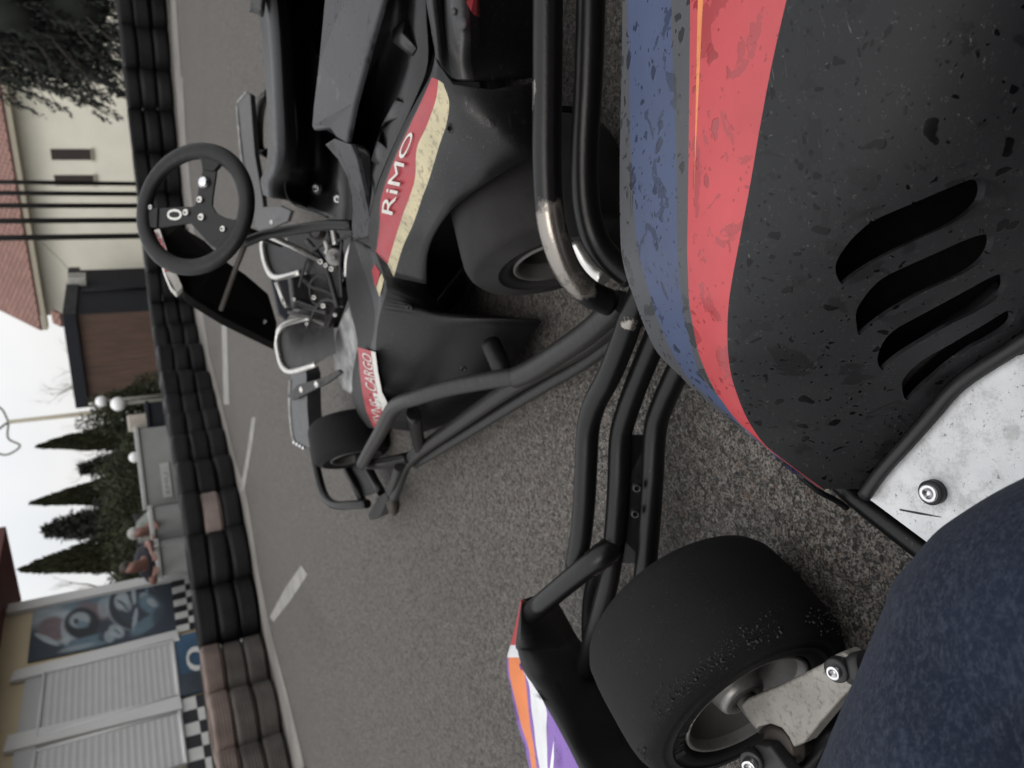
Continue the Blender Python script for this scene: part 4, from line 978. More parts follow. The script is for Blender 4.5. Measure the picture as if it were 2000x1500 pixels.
# ---- bumper rails outside the wheel
rails = [([(1268, 540), (1240, 600), (1216, 668), (1190, 733), (1163, 785), (1149, 835), (1145, 900), (1141, 980), (1134, 1050), (1124, 1106)], .15, .0178),
         ([(1310, 590), (1282, 655), (1248, 738), (1222, 812), (1211, 862), (1207, 960), (1198, 1070), (1183, 1160), (1160, 1240), (1140, 1320)], .115, .0172),
         ([(1350, 670), (1322, 728), (1292, 795), (1279, 845), (1273, 950), (1266, 1050), (1258, 1130), (1240, 1230)], .082, .0172)]
railm = M_tube('rail_tube_scuffed', (.0038, .0038, .0042), .34, worn=[(tuple(Z(1226, 640, .168)), .011)]); MT['railm'] = railm
for pts, z, r in rails:
    b = MB(); b.tube([Z(x, y, z) for x, y in pts], r, 20, smooth=5); b.build('bumper_rail', 'railm' if z > .14 else 'tube', KA)
b = MB(); b.prism([Z(1196, 848, .125), Z(1184, 1020, .125), Z(1172, 1100, .125), Z(1262, 1100, .07), Z(1270, 850, .07)], V((0, .006, -.004))); rp = b.build('rail_plate', 'tube', KA)
for x, y in ((1243, 950), (1240, 1000)): bolt(rp, Z(x, y, .108), (-.1, -.8, .5), .007, None, .014, 'steel_dark', False)
b = MB(); b.tube([Z(1202, 1064, .112), Z(1172, 1088, .142), Z(1120, 1128, .16), Z(1036, 1198, .18)], .0185, 20, smooth=3); b.build('nose_stay', 'tube', KA)
b = MB(); b.tube([Z(1168, 1096, .14), Z(1152, 1170, .11), Z(1150, 1250, .1), Z(1160, 1330, .1)], .0125, 14); b.build('lower_stay', 'tube', KA)
b = MB(); w0, w1 = Z(1196, 1069, .118), Z(1150, 1106, .152)
b.tube([lerp(w0, w1, t) for t in (-.05, .12, .28, .42, .6, .8, 1.0)], [.0180, .0212, .0196, .0214, .0198, .0204, .0186], 22, smooth=4); b.build('weld', 'rust', KA)
# ---- nose fairing
NR = [(268, 330, 292, 290), (290, 395, 294, 284), (400, 460, 276, 262), (600, 565, 250, 213), (640, 592, 266, 200), (690, 625, 277, 189), (800, 690, 315, 190), (900, 745, 385, 215), (1060, 838, 480, 240), (1200, 905, 560, 270), (1350, 965, 640, 315), (1500, 1080, 715, 350), (1700, 1190, 820, 400), (1950, 1320, 950, 470)]
STR = {600: None}
nrows = []; kinds = []
stripe = [(690, (195, 200, 272, 274, 276)), (800, (197, 205, 312, 313, 314)), (900, (218, 224, 330, 352, 384)), (1060, (256, 262, 345, 366, 474)), (1200, (288, 296, 360, 386, 476)), (1350, (338, 346, 386, 402, 482)), (1500, (364, 370, 405, 428, 486)), (1700, (420, 426, 440, 462, 505)), (1950, (490, 494, 500, 520, 560))]
for zy, xr, xl, xo in NR:
    y = 1100+zy/3.75; cx = lambda q: 940+q/3.75
    if zy < 690:
        f = (.1, .2, .9, .95, .98) if zy >= 640 else (.05, .1, .6, .8, .9); ss = [lerp(xo, xl, t) for t in f]
    else:
        lo = max([s_ for s_ in stripe if s_[0] <= zy], key=lambda s_: s_[0]); ss = list(lo[1])
    zl = pl([(268, .19), (400, .205), (700, .215), (1950, .225)], zy)
    cl = [xo]+ss+[xl]; tt = lambda q: (q-xo)/max(1, xl-xo)
    row = [Z(cx(xo), y, zl-.02)+V((-.004, .018, -.07)), Z(cx(xo), y, zl-.018)] + [Z(cx(q), y, zl-.018*(1-tt(q))**1.3) for q in ss] + [Z(cx(xl), y, zl)]
    row += [Z(cx(lerp(xl, xr, .12)), y, zl-.004), Z(cx(lerp(xl, xr, .5)), y, lerp(zl-.004, .135, .43)), Z(cx(xr), y, .135), Z(cx(xr), y, .135)+V((.0, .02, -.05))]
    nrows.append(row); kinds.append(zy)
nn = smooth_rows(nrows, 4)
def ncol(i, j):
    zy = kinds[min(i//4, len(kinds)-1)]
    if j >= 7: return 0
    if zy < 600: return 3 if 1 <= j <= 6 else 0
    if zy < 690: return 2 if 1 <= j <= 6 else 0
    return {0: 0, 1: 1, 2: 1, 3: 4, 4: 1, 5: 2, 6: 1}.get(j, 0)
# columns: 0 under | xo..ss0 purple | ss0..ss1 purple | ss1..ss2 orange | ss2..ss3 purple | ss3..ss4 white | ss4..xl purple
nb_ = MB(); nb_.grid(nn, 0, lambda i, j: ncol(i, j)); nb_.build('nose_fairing', ['nose_black', 'n_purple', 'n_white', 'n_red', 'n_orange'], KA, thick=.004, off=-1)
# thin white flash in the purple field
b = MB(); b.add([Z(940+530/3.75, 1100+1300/3.75, .2265), Z(940+512/3.75, 1100+1420/3.75, .2265), Z(940+500/3.75, 1100+1520/3.75, .2265), Z(940+525/3.75, 1100+1520/3.75, .2265), Z(940+532/3.75, 1100+1420/3.75, .2265)], [(0, 1, 2, 3, 4)], 0, False); b.build('white_flash', 'n_white', KA)
# ---- seat under the driver (outside the photograph)
b = MB(); srow = []
for s_, (w, zz) in enumerate(((-.02, .30), (.06, .12), (.2, .09), (.34, .10), (.42, .22), (.47, .42), (.52, .55))):
    cx_ = .02+s_*.0+w; pc = V((.06+w*.95, -.03-w*.22, 0)); sd2 = V((.24, .97, 0))
    srow.append([pc+sd2*(-.19)+V((0, 0, zz+.14)), pc+sd2*(-.17)+V((0, 0, zz+.03)), pc+sd2*(-.08)+V((0, 0, zz)), pc+sd2*.08+V((0, 0, zz)), pc+sd2*.17+V((0, 0, zz+.03)), pc+sd2*.19+V((0, 0, zz+.14))])
b.grid(smooth_rows(srow, 4)); b.build('seat', 'seat', KA, thick=.005, off=-1)
# ================================================================== FAR GO-KART (seen from behind its left rear wheel, heading away)
BTH = R(15); BF = V((-math.sin(BTH), math.cos(BTH), 0)); BR = V((math.cos(BTH), math.sin(BTH), 0)); BO = V((.2, 1.09, 0)); UPW = V((0, 0, 1))
KB = thing('go_kart', 'far black go-kart with steering wheel, bare pedals and red and cream stickers over its wheel', 'go-kart', (BO.x+.5, BO.y+.7, 0))
def B(s, t, z): return BO+BF*s+BR*t+UPW*z
def bplane(x, y, t): return onplane(x, y, B(0, t, 0), BR)
def px(rows, n=4): return smooth_rows([[Z(*p) for p in r] for r in rows], n)
def pix_obj(name, rows, mat, parent=KB, th=.004, n=4, fn=None, off=-1):
    b = MB(); b.grid(px(rows, n), 0, fn); return b.build(name, mat, parent, thick=th, off=off)
def plate(name, pts, mat, parent=KB, th=.006, d=None, bevel=.0015):
    b = MB(); b.prism([Z(*p) for p in pts], V(d) if d else V((0, 0, -th))); return b.build(name, mat, parent, bevel=bevel)
def tubeo(name, pts, r, mat='tube', parent=KB, n=14, smooth=5):
    b = MB(); b.tube([Z(*p) for p in pts], r, n, smooth=smooth); return b.build(name, mat, parent)
# ---- wheels
def kart_wheel(name, c, ax, rt, wd, rr, mat='rubber'):
    w = bpy.data.objects.new(name, None); COL.objects.link(w); WPOS[w.name] = V(c); adopt(w, KB); w.location = c; w.empty_display_size = .05
    b = MB(); b.lathe([(-.004, rr), (.003, rr+.003), (.007, rr+.012), (.008, rr+.024), (.0095, rr+.0245), (.0095, rr+.027), (.0075, rr+.028), (.003, rt-.014), (-.006, rt-.006), (-.02, rt-.001), (-.04, rt), (-wd+.03, rt), (-wd+.012, rt-.004), (-wd, rt-.016), (-wd-.003, rt-.03), (-wd+.004, rr)], c, ax, 64); b.build('tyre', mat, w)
    b = MB(); b.lathe([(-.004, rr-.001), (.004, rr), (.006, rr-.003), (.002, rr-.009), (-.02, rr-.014), (-.06, rr-.02), (-.062, .03), (-.05, .028), (-.03, .026), (-.028, 0)], c, ax, 48, mis=[0, 0, 0, 0, 1, 1, 1, 1, 1]); b.build('rim', ['rim_dark', 'grime'], w); return w
kart_wheel('rear_wheel', Z(1084, 507, .138), -BR, .146, .18, .070, 'rubber_grey')
b = MB(); b.prism([B(-.12, .215, .05), B(.75, .215, .05), B(.72, .2, .22), B(.34, .2, .27), B(.1, .2, .315), B(-.12, .2, .30)], BR*.01); b.build('arch_shade_panel', 'pod_inside', KB)  # black panel added behind the wheel, standing in for the shade of the arch
kart_wheel('rear_wheel', B(0, 1.22, .14), BR, .14, .185, .078)
fa = (-BR*math.cos(R(4))-BF*math.sin(R(4))); kart_wheel('front_wheel', Z(688, 893, .13), fa, .132, .135, .075)
kart_wheel('front_wheel', B(1.30, 1.12, .13), BR, .13, .13, .075)
b = MB(); b.tube([B(0, .05, .135), B(0, 1.18, .135)], .02, 14, smooth=0); b.build('rear_axle', 'steel_dark', KB)
# ---- floor and frame
b = MB(); b.prism([B(.12, .16, .045), B(1.5, .16, .045), B(1.62, .3, .045), B(1.62, .86, .045), B(1.5, 1.0, .045), B(.12, 1.0, .045)], V((0, 0, -.004))); b.build('floor_tray', 'grime', KB)
# ---- rear bumper: two bars that bend round the corner
chrome = M_tube('worn_chrome_bar', (.0038, .0038, .0042), .34, worn=[(tuple(Z(1072, 440, .275)), .035), (tuple(Z(1095, 505, .25)), .045), (tuple(Z(1130, 545, .22)), .03), (tuple(Z(1044, 180, .28)), .012)]); MT['chrome'] = chrome
tubeo('rear_bumper_bar', [(1072, -260, .265), (1070, 0, .265), (1069, 160, .265), (1068, 300, .265), (1072, 400, .262), (1084, 465, .255), (1110, 530, .235), (1150, 572, .20), (1192, 592, .165)], .0185, 'chrome', n=20)
tubeo('rear_bumper_bar', [(1156, -260, .20), (1154, 0, .20), (1149, 160, .20), (1142, 290, .20), (1144, 390, .198), (1160, 460, .19), (1190, 505, .17), (1235, 540, .14)], .0185, 'tube', n=20)
b = MB(); b.tube([Z(1120, 470, .135), Z(1150, 520, .12), Z(1180, 545, .11)], .014, 12); b.build('bumper_bracket', 'silver', KB)
# ---- left side rails and front bumper
tubeo('side_rail', [(1215, 590, .115), (1150, 648, .115), (1090, 690, .115), (1040, 722, .118), (1005, 738, .125)], .020, 'tube_grey')
tubeo('side_rail', [(1012, 735, .125), (960, 742, .15), (880, 757, .19), (815, 776, .225), (784, 786, .236), (766, 800, .238), (745, 840, .225), (722, 880, .21), (708, 906, .20)], .0175, 'tube_grey')
tubeo('side_rail', [(1235, 600, .085), (1150, 668, .085), (1070, 715, .085), (990, 762, .085), (900, 824, .085), (820, 880, .085), (795, 905, .085), (780, 940, .083), (768, 972, .08)], .0175, 'tube_grey')
tubeo('side_rail', [(1250, 620, .045), (1150, 700, .045), (1080, 742, .045), (1000, 790, .045), (900, 852, .045), (812, 905, .045)], .0145, 'tube_grey')
tubeo('rail_strut', [(712, 905, .20), (745, 905, .155), (800, 893, .09)], .0165, 'tube')
tubeo('rail_strut', [(808, 806, .205), (815, 850, .13), (822, 880, .08)], .017, 'tube')
tubeo('rail_strut', [(958, 670, .12), (978, 715, .12), (988, 742, .115)], .020, 'body_dark')
tubeo('front_bumper_bar', [(779, 912, .12), (770, 940, .105), (760, 966, .09)], .013, 'tube_grey')
plate('bumper_clamp', [(752, 962, .11), (738, 972, .105), (718, 1004, .075), (722, 1016, .07), (742, 1008, .075), (757, 975, .1)], 'tube_grey', th=.03)
b = MB(); b.ball(Z(768, 984, .075), .026, 0, 14, (1.5, .8, .8)); b.build('bumper_joint', 'rust', KB)
tubeo('front_bumper_bar', [(606, 850, .205), (612, 880, .205), (622, 930, .203), (634, 968, .2), (654, 986, .19), (690, 986, .155), (718, 984, .125)], .0155)
tubeo('front_bumper_bar', [(655, 870, .13), (672, 905, .125), (695, 950, .12), (708, 978, .11)], .0145)
tubeo('front_bumper_bar', [(700, 870, .09), (720, 915, .09), (745, 962, .09)], .0145)
plate('bumper_web', [(668, 880, .12), (700, 872, .1), (740, 960, .09), (706, 972, .11)], 'body_dark')
# ---- front plate beside the pedals, with its arm and bolts
plate('front_panel', [(588, 700, .235), (566, 740, .235), (568, 790, .235), (572, 848, .235), (584, 872, .235), (606, 874, .235), (600, 800, .235), (598, 730, .235)], 'body_grey', th=.05)
tubeo('panel_edge', [(567, 742, .237), (566, 790, .237), (571, 848, .237), (580, 870, .237)], .006, 'pale')
arm = plate('panel_arm', [(560, 774, .255), (572, 782, .255), (640, 748, .235), (666, 728, .23), (660, 722, .23), (630, 738, .238), (580, 752, .255)], 'grime', th=.01)
for x, y in ((590, 761), (620, 750)): bolt(arm, Z(x, y, .249), (0, -.3, 1), .012, None, .006, 'silver', False)
b = MB(); bb_ = Z(580, 866, .238)
for k in range(4): b.ball(Z(575+6*k, 864+3.5*k, .24), .0075, 0, 10)
b.build('panel_bolts', 'steel', KB)
# ---- left side pod between the wheels
PR = [[(685, 462, .20), (685, 463, .27), (689, 465, .276), (712, 478, .288), (733, 491, .30), (800, 530, .25), (835, 560, .20)],
      [(680, 520, .18), (676, 520, .27), (708, 521, .286), (730, 535, .296), (753, 549, .30), (810, 575, .23), (852, 587, .17)],
      [(690, 560, .16), (677, 560, .265), (721, 560, .286), (738, 567, .293), (754, 574, .295), (830, 600, .2), (900, 621, .12)],
      [(700, 605, .14), (684, 605, .256), (731, 600, .278), (738, 602, .282), (745, 603, .284), (860, 622, .18), (1048, 623, .05)],
      [(705, 645, .13), (694, 645, .246), (731, 640, .268), (734, 641, .271), (737, 642, .272), (860, 660, .17), (1030, 662, .05)],
      [(708, 676, .12), (698, 676, .24), (722, 682, .258), (728, 684, .262), (734, 690, .262), (850, 700, .16), (1005, 712, .05)],
      [(700, 712, .10), (693, 705, .215), (701, 712, .244), (720, 714, .254), (737, 716, .257), (840, 730, .15), (990, 742, .05)],
      [(705, 745, .08), (688, 738, .195), (706, 750, .232), (726, 748, .242), (745, 750, .246), (840, 762, .14), (960, 768, .05)],
      [(712, 780, .07), (689, 772, .165), (712, 790, .214), (735, 782, .228), (757, 782, .23), (830, 795, .13), (915, 798, .05)],
      [(722, 812, .06), (698, 806, .13), (722, 818, .19), (738, 812, .2), (753, 806, .205), (800, 820, .12), (865, 830, .05)],
      [(735, 835, .06), (718, 834, .1), (731, 838, .155), (738, 836, .16), (745, 832, .165), (780, 840, .1), (825, 845, .05)]]
pix_obj('side_pod', PR, ['body', 'body_dark', 'body_grey'], n=4, fn=lambda i, j: 1 if j >= 4 else (2 if j in (2, 3) else 1))
def patch(name, pts, mat, parent=None, dz=.002):
    b = MB(); b.add([Z(x, y, z+dz) for x, y, z in pts], [tuple(range(len(pts)))], 0, False); return b.build(name, mat, parent or KB)
sp_ = [o for o in KB.children if o.name.startswith('side_pod')][0]
patch('red_sticker', [(732, 516, .295), (742, 531, .298), (740, 545, .298), (733, 562, .294), (726, 529, .294)], 'b_red', sp_, .003)
patch('cream_sticker', [(745, 534, .299), (750, 545, .299), (746, 562, .297), (741, 580, .2935), (735, 562, .293), (740, 545, .297)], 'b_cream', sp_, .003)
# front sticker of the pod, red with two lines of lettering running along it
SL = [(681, 698), (718, 702), (744, 704), (773, 708), (800, 714), (830, 727), (838, 733)]
SR = [(681, 733), (720, 738), (760, 746), (780, 756), (790, 757), (812, 752), (836, 742)]
SZ = [(681, .264), (718, .256), (750, .248), (780, .234), (810, .206), (836, .166)]
def stk(y, v, dz=.003):
    a, c = pl(SL, y), pl(SR, y); return Z(lerp(a, c, v), y+lerp(-4, 6, v)*(1 if y < 800 else 0), pl(SZ, y)+dz-.0*v)
b = MB(); ys = [682+i*(837-682)/24 for i in range(25)]
b.grid([[stk(y, v) for v in (0, .25, .5, .75, 1)] for y in ys], 0, lambda i, j: 1 if (j == 3 and ys[i] < 792) or (j == 2 and ys[i] > 765 and ys[i] < 790) else 0); st = b.build('front_sticker', ['b_red', 'b_white'], sp_)
for word, y0, y1, v0, v1 in (('CARGO', 762, 690, .22, .74), ('/IVNS', 830, 780, .25, .72), (':', 776, 771, .3, .6)):
    tv, tf = text_mesh(word, .25); b = MB(); b.add([stk(lerp(y0, y1, u), lerp(v1, v0, v), .0048) for u, v in tv], tf, 0, False); b.build('sticker_lettering', 'b_white' if len(word) > 1 else 'b_dark', st, fix=False)
plate('number_board', [(690, 588, .19), (672, 612, .195), (657, 650, .195), (650, 690, .19), (656, 732, .185), (670, 760, .18), (684, 768, .175), (700, 740, .17), (704, 690, .18), (700, 640, .185)], 'pale', th=.01)
# ---- fender over the left rear wheel with the long sticker
FR = [[(850, 108, .345), (852, 118, .347), (858, 128, .346), (868, 140, .342), (885, 165, 0.341), (960, 175, 0.293), (1046, 160, 0.230)],
      [(840, 148, .35), (843, 151, .352), (856, 156, .350), (866, 163, .345), (890, 190, 0.341), (960, 205, 0.298), (1046, 215, 0.235)],
      [(814, 196, .352), (822, 200, .355), (851, 195, .350), (877, 198, .343), (905, 225, 0.331), (970, 255, 0.293), (1044, 292, 0.245)],
      [(790, 241, .352), (800, 247, .354), (833, 247, .348), (872, 242, .338), (900, 270, 0.326), (950, 300, 0.298), (1000, 326, 0.265)],
      [(764, 298, .350), (772, 308, .352), (814, 290, .346), (858, 284, .334), (880, 310, 0.324), (920, 340, 0.298), (950, 357, 0.282)],
      [(740, 357, .346), (752, 362, .348), (811, 345, .340), (838, 350, .332), (855, 360, 0.324), (885, 378, 0.308), (908, 388, 0.294)],
      [(729, 395, .34), (743, 396, .342), (800, 384, .336), (824, 388, .326), (838, 396, 0.318), (860, 408, 0.308), (878, 414, 0.300)],
      [(721, 432, .333), (742, 434, .336), (786, 422, .330), (806, 440, .318), (818, 445, 0.312), (836, 452, 0.303), (848, 457, 0.298)],
      [(721, 470, .324), (737, 478, .327), (770, 472, .322), (787, 482, .310), (800, 488, 0.302), (818, 496, 0.291), (833, 502, 0.284)],
      [(727, 492, .316), (734, 492, .318), (757, 516, .312), (769, 541, .300), (785, 545, 0.290), (810, 550, 0.275), (832, 555, 0.262)]]
fen = pix_obj('rear_fender', FR, ['body', 'b_red', 'b_cream', 'body_grey'], n=5, th=.004, fn=lambda i, j: {0: 3, 1: 1, 2: 2}.get(j, 0) if i >= 5 else (3 if j == 0 else 0))
# lettering RIMO along the red band (bottom of band reads first)
ML = [(149, 843), (200, 822), (247, 800), (308, 772), (362, 752), (396, 743), (434, 742), (478, 737), (492, 734)]
MM = [(149, 856), (195, 851), (247, 833), (290, 814), (345, 811), (384, 800), (422, 786), (472, 770), (516, 757)]
MZ = [(149, .352), (308, .352), (362, .348), (434, .336), (492, .318)]
tv, tf = text_mesh('RiMO', .2); b = MB()
def band(u, v):
    y = lerp(426, 262, u); a = (pl(ML, y), y); c = (pl(MM, y-10), y-10); w = lerp(.56, .10, v); zz = pl(MZ, y)-.006*w
    return Z(lerp(a[0], c[0], w)-2, lerp(a[1], c[1], w), zz+.0035)
b.add([band(u, v) for u, v in tv], tf, 0, False); b.build('sticker_lettering', 'b_white', fen, fix=False)
# rear bodywork round the back corner, with a step and a second red sticker
RR = [[(835, -260, .335), (848, -260, .33), (862, -260, .30), (884, -260, .315), (912, -260, .305), (925, -260, .28), (1046, -260, .20)],
      [(832, -60, .34), (848, -60, .335), (862, -60, .305), (882, -60, .325), (912, -60, .315), (925, -60, .29), (1046, -60, .205)],
      [(836, 0, .342), (850, 0, .337), (863, 0, .31), (884, 0, .328), (914, 0, .318), (928, 0, .292), (1046, 0, .207)],
      [(845, 60, .344), (856, 62, .339), (868, 64, .316), (892, 64, .329), (916, 62, .318), (932, 60, .292), (1046, 60, .208)],
      [(850, 108, .345), (861, 112, .338), (876, 118, .322), (900, 118, .326), (916, 120, .312), (940, 116, .288), (1046, 112, .209)],
      [(852, 130, .344), (866, 140, .338), (886, 160, .328), (904, 160, .32), (925, 160, .306), (960, 160, .28), (1046, 152, .21)]]
rb_ = pix_obj('rear_bodywork', RR, ['body', 'body_dark', 'body_grey'], n=5, th=.004, fn=lambda i, j: {0: 2, 1: 1, 2: 0, 3: 2}.get(j, 1))
patch('red_sticker', [(909, -40, .3235), (911, 5, .3245), (920, 22, .322), (926, 30, .318), (930, 30, .314), (934, 34, .3095), (938, 33, .3025), (933, -40, .302)], 'b_red', rb_, .006)
for x, y, r in ((886, 22, .005), (902, 46, .008)):
    b = MB(); b.lathe([(0, r), (.002, r*.8), (.002, 0)], Z(x, y, .332), (-.1, -.6, .8), 12); b.build('mount_hole', 'b_dark', rb_)
# trough between cover and fender, with its moulded ribs
TRG = [[(742, -260, .36), (762, -260, .32), (800, -260, .30), (833, -260, .335)], [(744, 0, .36), (764, 0, .325), (800, 0, .305), (834, 0, .34)], [(720, 90, .36), (742, 100, .315), (790, 110, .295), (838, 120, .343)],
       [(700, 160, .36), (715, 175, .31), (765, 190, .295), (812, 196, .35)], [(680, 245, .36), (695, 262, .30), (735, 272, .29), (765, 298, .348)], [(676, 280, .355), (690, 289, .31), (716, 295, .305), (741, 355, .344)],
       [(720, 300, .33), (724, 310, .32), (728, 330, .325), (732, 390, .338)], [(722, 420, .325), (721, 425, .327), (720, 428, .329), (720, 432, .331)]]
tg = pix_obj('rear_deck', TRG, ['body', 'body_grey'], n=4, th=.003, fn=lambda i, j: 0)
for pts in ([(766, 60, .315), (790, 40, .32), (802, 110, .325), (812, 95, .33)], [(742, 250, .312), (776, 190, .318), (792, 225, .335), (800, 205, .335)], [(728, 300, .312), (742, 255, .315), (752, 330, .338), (764, 300, .342)]):
    b = MB(); P = [Z(*p) for p in pts]; b.grid([[P[0], P[1]], [lerp(P[0], P[2], .5)+V((0, 0, .014)), lerp(P[1], P[3], .5)+V((0, 0, .014))], [P[2], P[3]]]); b.build('deck_rib', 'body_grey', tg, thick=.004)
plate('deck_strip', [(634, 282, .375), (652, 270, .376), (684, 282, .37), (696, 310, .362), (709, 370, .35), (721, 428, .335), (718, 462, .318), (690, 470, .305), (686, 440, .318), (688, 410, .33), (686, 380, .34), (678, 346, .352), (660, 312, .365)], 'cover', th=.012, bevel=.003)
# ---- grey battery cover with beaded rain
cv = [(640, -260, .405), (637, -60, .405), (634, 0, .405), (622, 120, .402), (612, 205, .398), (609, 246, .395), (613, 255, .394), (645, 251, .388), (656, 268, .382), (676, 280, .372), (690, 205, .374), (720, 92, .372), (746, 0, .368), (762, -100, .366), (775, -260, .365)]
plate('battery_cover', cv, 'cover', th=.012, bevel=.004)
b = MB(); b.prism([Z(636, -260, .36), Z(760, -260, .33), Z(742, 0, .335), (Z(676, 276, .34)), Z(622, 245, .355), Z(640, 0, .36)], V((0, 0, -.12))); b.build('battery_box', 'pod_inside', KB)
# ---- seat
SR_ = [[(486, -150, .47), (520, -150, .465), (550, -150, .40), (592, -150, .33), (650, -150, .33), (696, -150, .38)],
       [(493, -100, .445), (527, -100, .44), (555, -100, .345), (596, -100, .18), (650, -100, .16), (696, -100, .32)],
       [(506, 0, .43), (540, 0, .425), (566, 0, .33), (610, 0, .17), (650, 0, .15), (690, 0, .30)],
       [(516, 70, .42), (546, 70, .415), (572, 75, .325), (612, 80, .17), (648, 85, .145), (688, 90, .29)],
       [(524, 180, .405), (552, 180, .40), (577, 185, .31), (612, 190, .165), (645, 200, .14), (685, 210, .27)],
       [(527, 285, .385), (556, 288, .38), (579, 298, .29), (612, 312, .165), (648, 325, .14), (688, 340, .25)],
       [(520, 330, .37), (546, 330, .365), (572, 338, .285), (608, 350, .165), (650, 365, .145), (690, 385, .235)],
       [(512, 352, .36), (534, 352, .355), (560, 358, .285), (603, 376, .18), (650, 392, .16), (690, 415, .225)],
       [(517, 380, .345), (533, 384, .34), (556, 390, .285), (600, 408, .2), (648, 426, .18), (690, 445, .215)]]
se = pix_obj('seat', SR_, ['seat_lip', 'seat'], n=5, th=.005, fn=lambda i, j: 0 if j == 0 else 1)
for x, y in ((622, 367), (665, 388)): bolt(se, Z(x, y, .18), (-.2, -.6, .7), .013, .02, .008, 'steel', False)
tubeo('seat_piping', [(568, -60, .35), (560, 60, .345), (575, 200, .325), (578, 290, .30), (556, 360, .30), (575, 400, .26), (640, 424, .21)], .0035, 'seat_lip', se, 8)
tubeo('seat_stay', [(602, -40, .2), (600, 30, .2), (622, 90, .19), (628, 110, .19)], .012, 'body_grey', se, 10)
b = MB(); b.prism([Z(484, -10, .47), Z(490, 6, .47), Z(512, 24, .455), Z(520, -60, .46), Z(480, -90, .48)], V((.03, .09, -.02))); b.build('headrest', 'seat', se, bevel=.01)
# ---- right-hand pod and guard seen beyond the seat
plate('right_pod', [(463, 202, .30), (482, 180, .31), (488, 184, .31), (497, 300, .28), (512, 388, .25), (516, 425, .235), (497, 432, .235), (484, 400, .25), (472, 300, .27)], 'body_grey', d=(.004, .02, -.022), bevel=.004)
patch('worn_edge', [(463, 202, .30), (482, 180, .31), (479, 178, .315), (461, 199, .305)], 'pale', None, .004)
tubeo('panel_edge', [(463, 205, .302), (470, 290, .28), (483, 398, .255)], .005, 'pale')
tubeo('rear_hoop', [(527, 182, .22), (512, 200, .22), (506, 240, .21), (508, 290, .20), (522, 300, .18)], .018, 'tube')
plate('column_plate', [(497, 438, .27), (505, 405, .28), (545, 402, .27), (568, 412, .26), (562, 432, .25), (530, 446, .26), (506, 450, .265)], 'body_grey', th=.012)
bolt(KB, Z(532, 434, .272), (0, -.5, .8), .008, None, .006, 'silver', False)
# ---- steering wheel
SC = D(380, 408, 1.8); SNX = V((math.sin(R(8))*math.cos(R(40)), -math.cos(R(8))*math.cos(R(40)), math.sin(R(40)))).normalized()
def SWp(x, y, o=0): return onplane(x, y, SC, SNX)+SNX*o
sw = bpy.data.objects.new('steering_wheel', None); COL.objects.link(sw); WPOS['steering_wheel'] = SC; adopt(sw, KB); sw.location = SC; sw.empty_display_size = .05
e1 = SNX.orthogonal().normalized(); e2 = SNX.cross(e1); RS = .1445
b = MB(); nseg = 96; nr = 16; vs = []
for i in range(nseg):
    th_ = 2*math.pi*i/nseg; d = e1*math.cos(th_)+e2*math.sin(th_); 
    for j in range(nr):
        ph = 2*math.pi*j/nr; vs.append(SC+d*(RS+.0205*math.cos(ph))+SNX*(.0145*math.sin(ph)))
b.add(vs, [(i*nr+j, i*nr+(j+1) % nr, ((i+1) % nseg)*nr+(j+1) % nr, ((i+1) % nseg)*nr+j) for i in range(nseg) for j in range(nr)]); b.build('rim', 'grip', sw)
# one plate with three openings, from its outline in the wheel plane
def spoke(name, pts, o=-.004, th=.006):
    b = MB(); b.prism([SWp(x, y, o) for x, y in pts], SNX*th); return b.build(name, 'sw_face', sw, bevel=.0012)
HUB = [(381, 404), (360, 404), (312, 407), (292, 404), (290, 445), (318, 444), (372, 436), (382, 446), (410, 478), (425, 487), (440, 470), (452, 448), (460, 430), (440, 425), (423, 416), (415, 402), (416, 385), (421, 352), (424, 330), (440, 316), (430, 300), (395, 292), (384, 302), (394, 316), (396, 335), (390, 360), (386, 385)]
spoke('spoke_plate', HUB)
for nm_, pts in (('grip_pad', [(290, 408), (312, 406), (310, 446), (292, 446), (280, 440), (278, 414)]), ('grip_pad', [(383, 304), (395, 314), (397, 332), (420, 336), (432, 322), (442, 316), (440, 300), (410, 288), (390, 290)]), ('grip_pad', [(412, 474), (426, 486), (440, 492), (462, 470), (470, 445), (462, 428), (450, 446), (432, 468)])):
    b = MB(); b.prism([SWp(x, y, -.007) for x, y in pts], SNX*.013); b.build(nm_, 'grip', sw, bevel=.003)
for x, y, r in ((393, 391, .008), (366, 416, .008), (396, 425, .0085), (297, 406, .006), (438, 448, .007)): bolt(sw, SWp(x, y, .004), SNX, r, None, .004, 'silver')
b = MB(); b.lathe([(0, .015), (.004, .0152), (.006, .012), (.008, .012), (.009, .010), (.010, .0)], SWp(401, 357, .003), SNX, 32); b.build('knob', 'steel', sw)
b = MB(); tv, tf = text_mesh('0'); b.add([SWp(lerp(357, 328, v), lerp(431, 409, u), .0035) for u, v in tv], tf, 0, False); b.build('emblem', 'silver', sw, fix=False)
tubeo_ = MB(); tubeo_.tube([SC-SNX*.005, SC-SNX*.12, SC-SNX*.3-V((0, -.03, .05))], .012, 12); tubeo_.build('steering_shaft', 'steel_dark', sw)
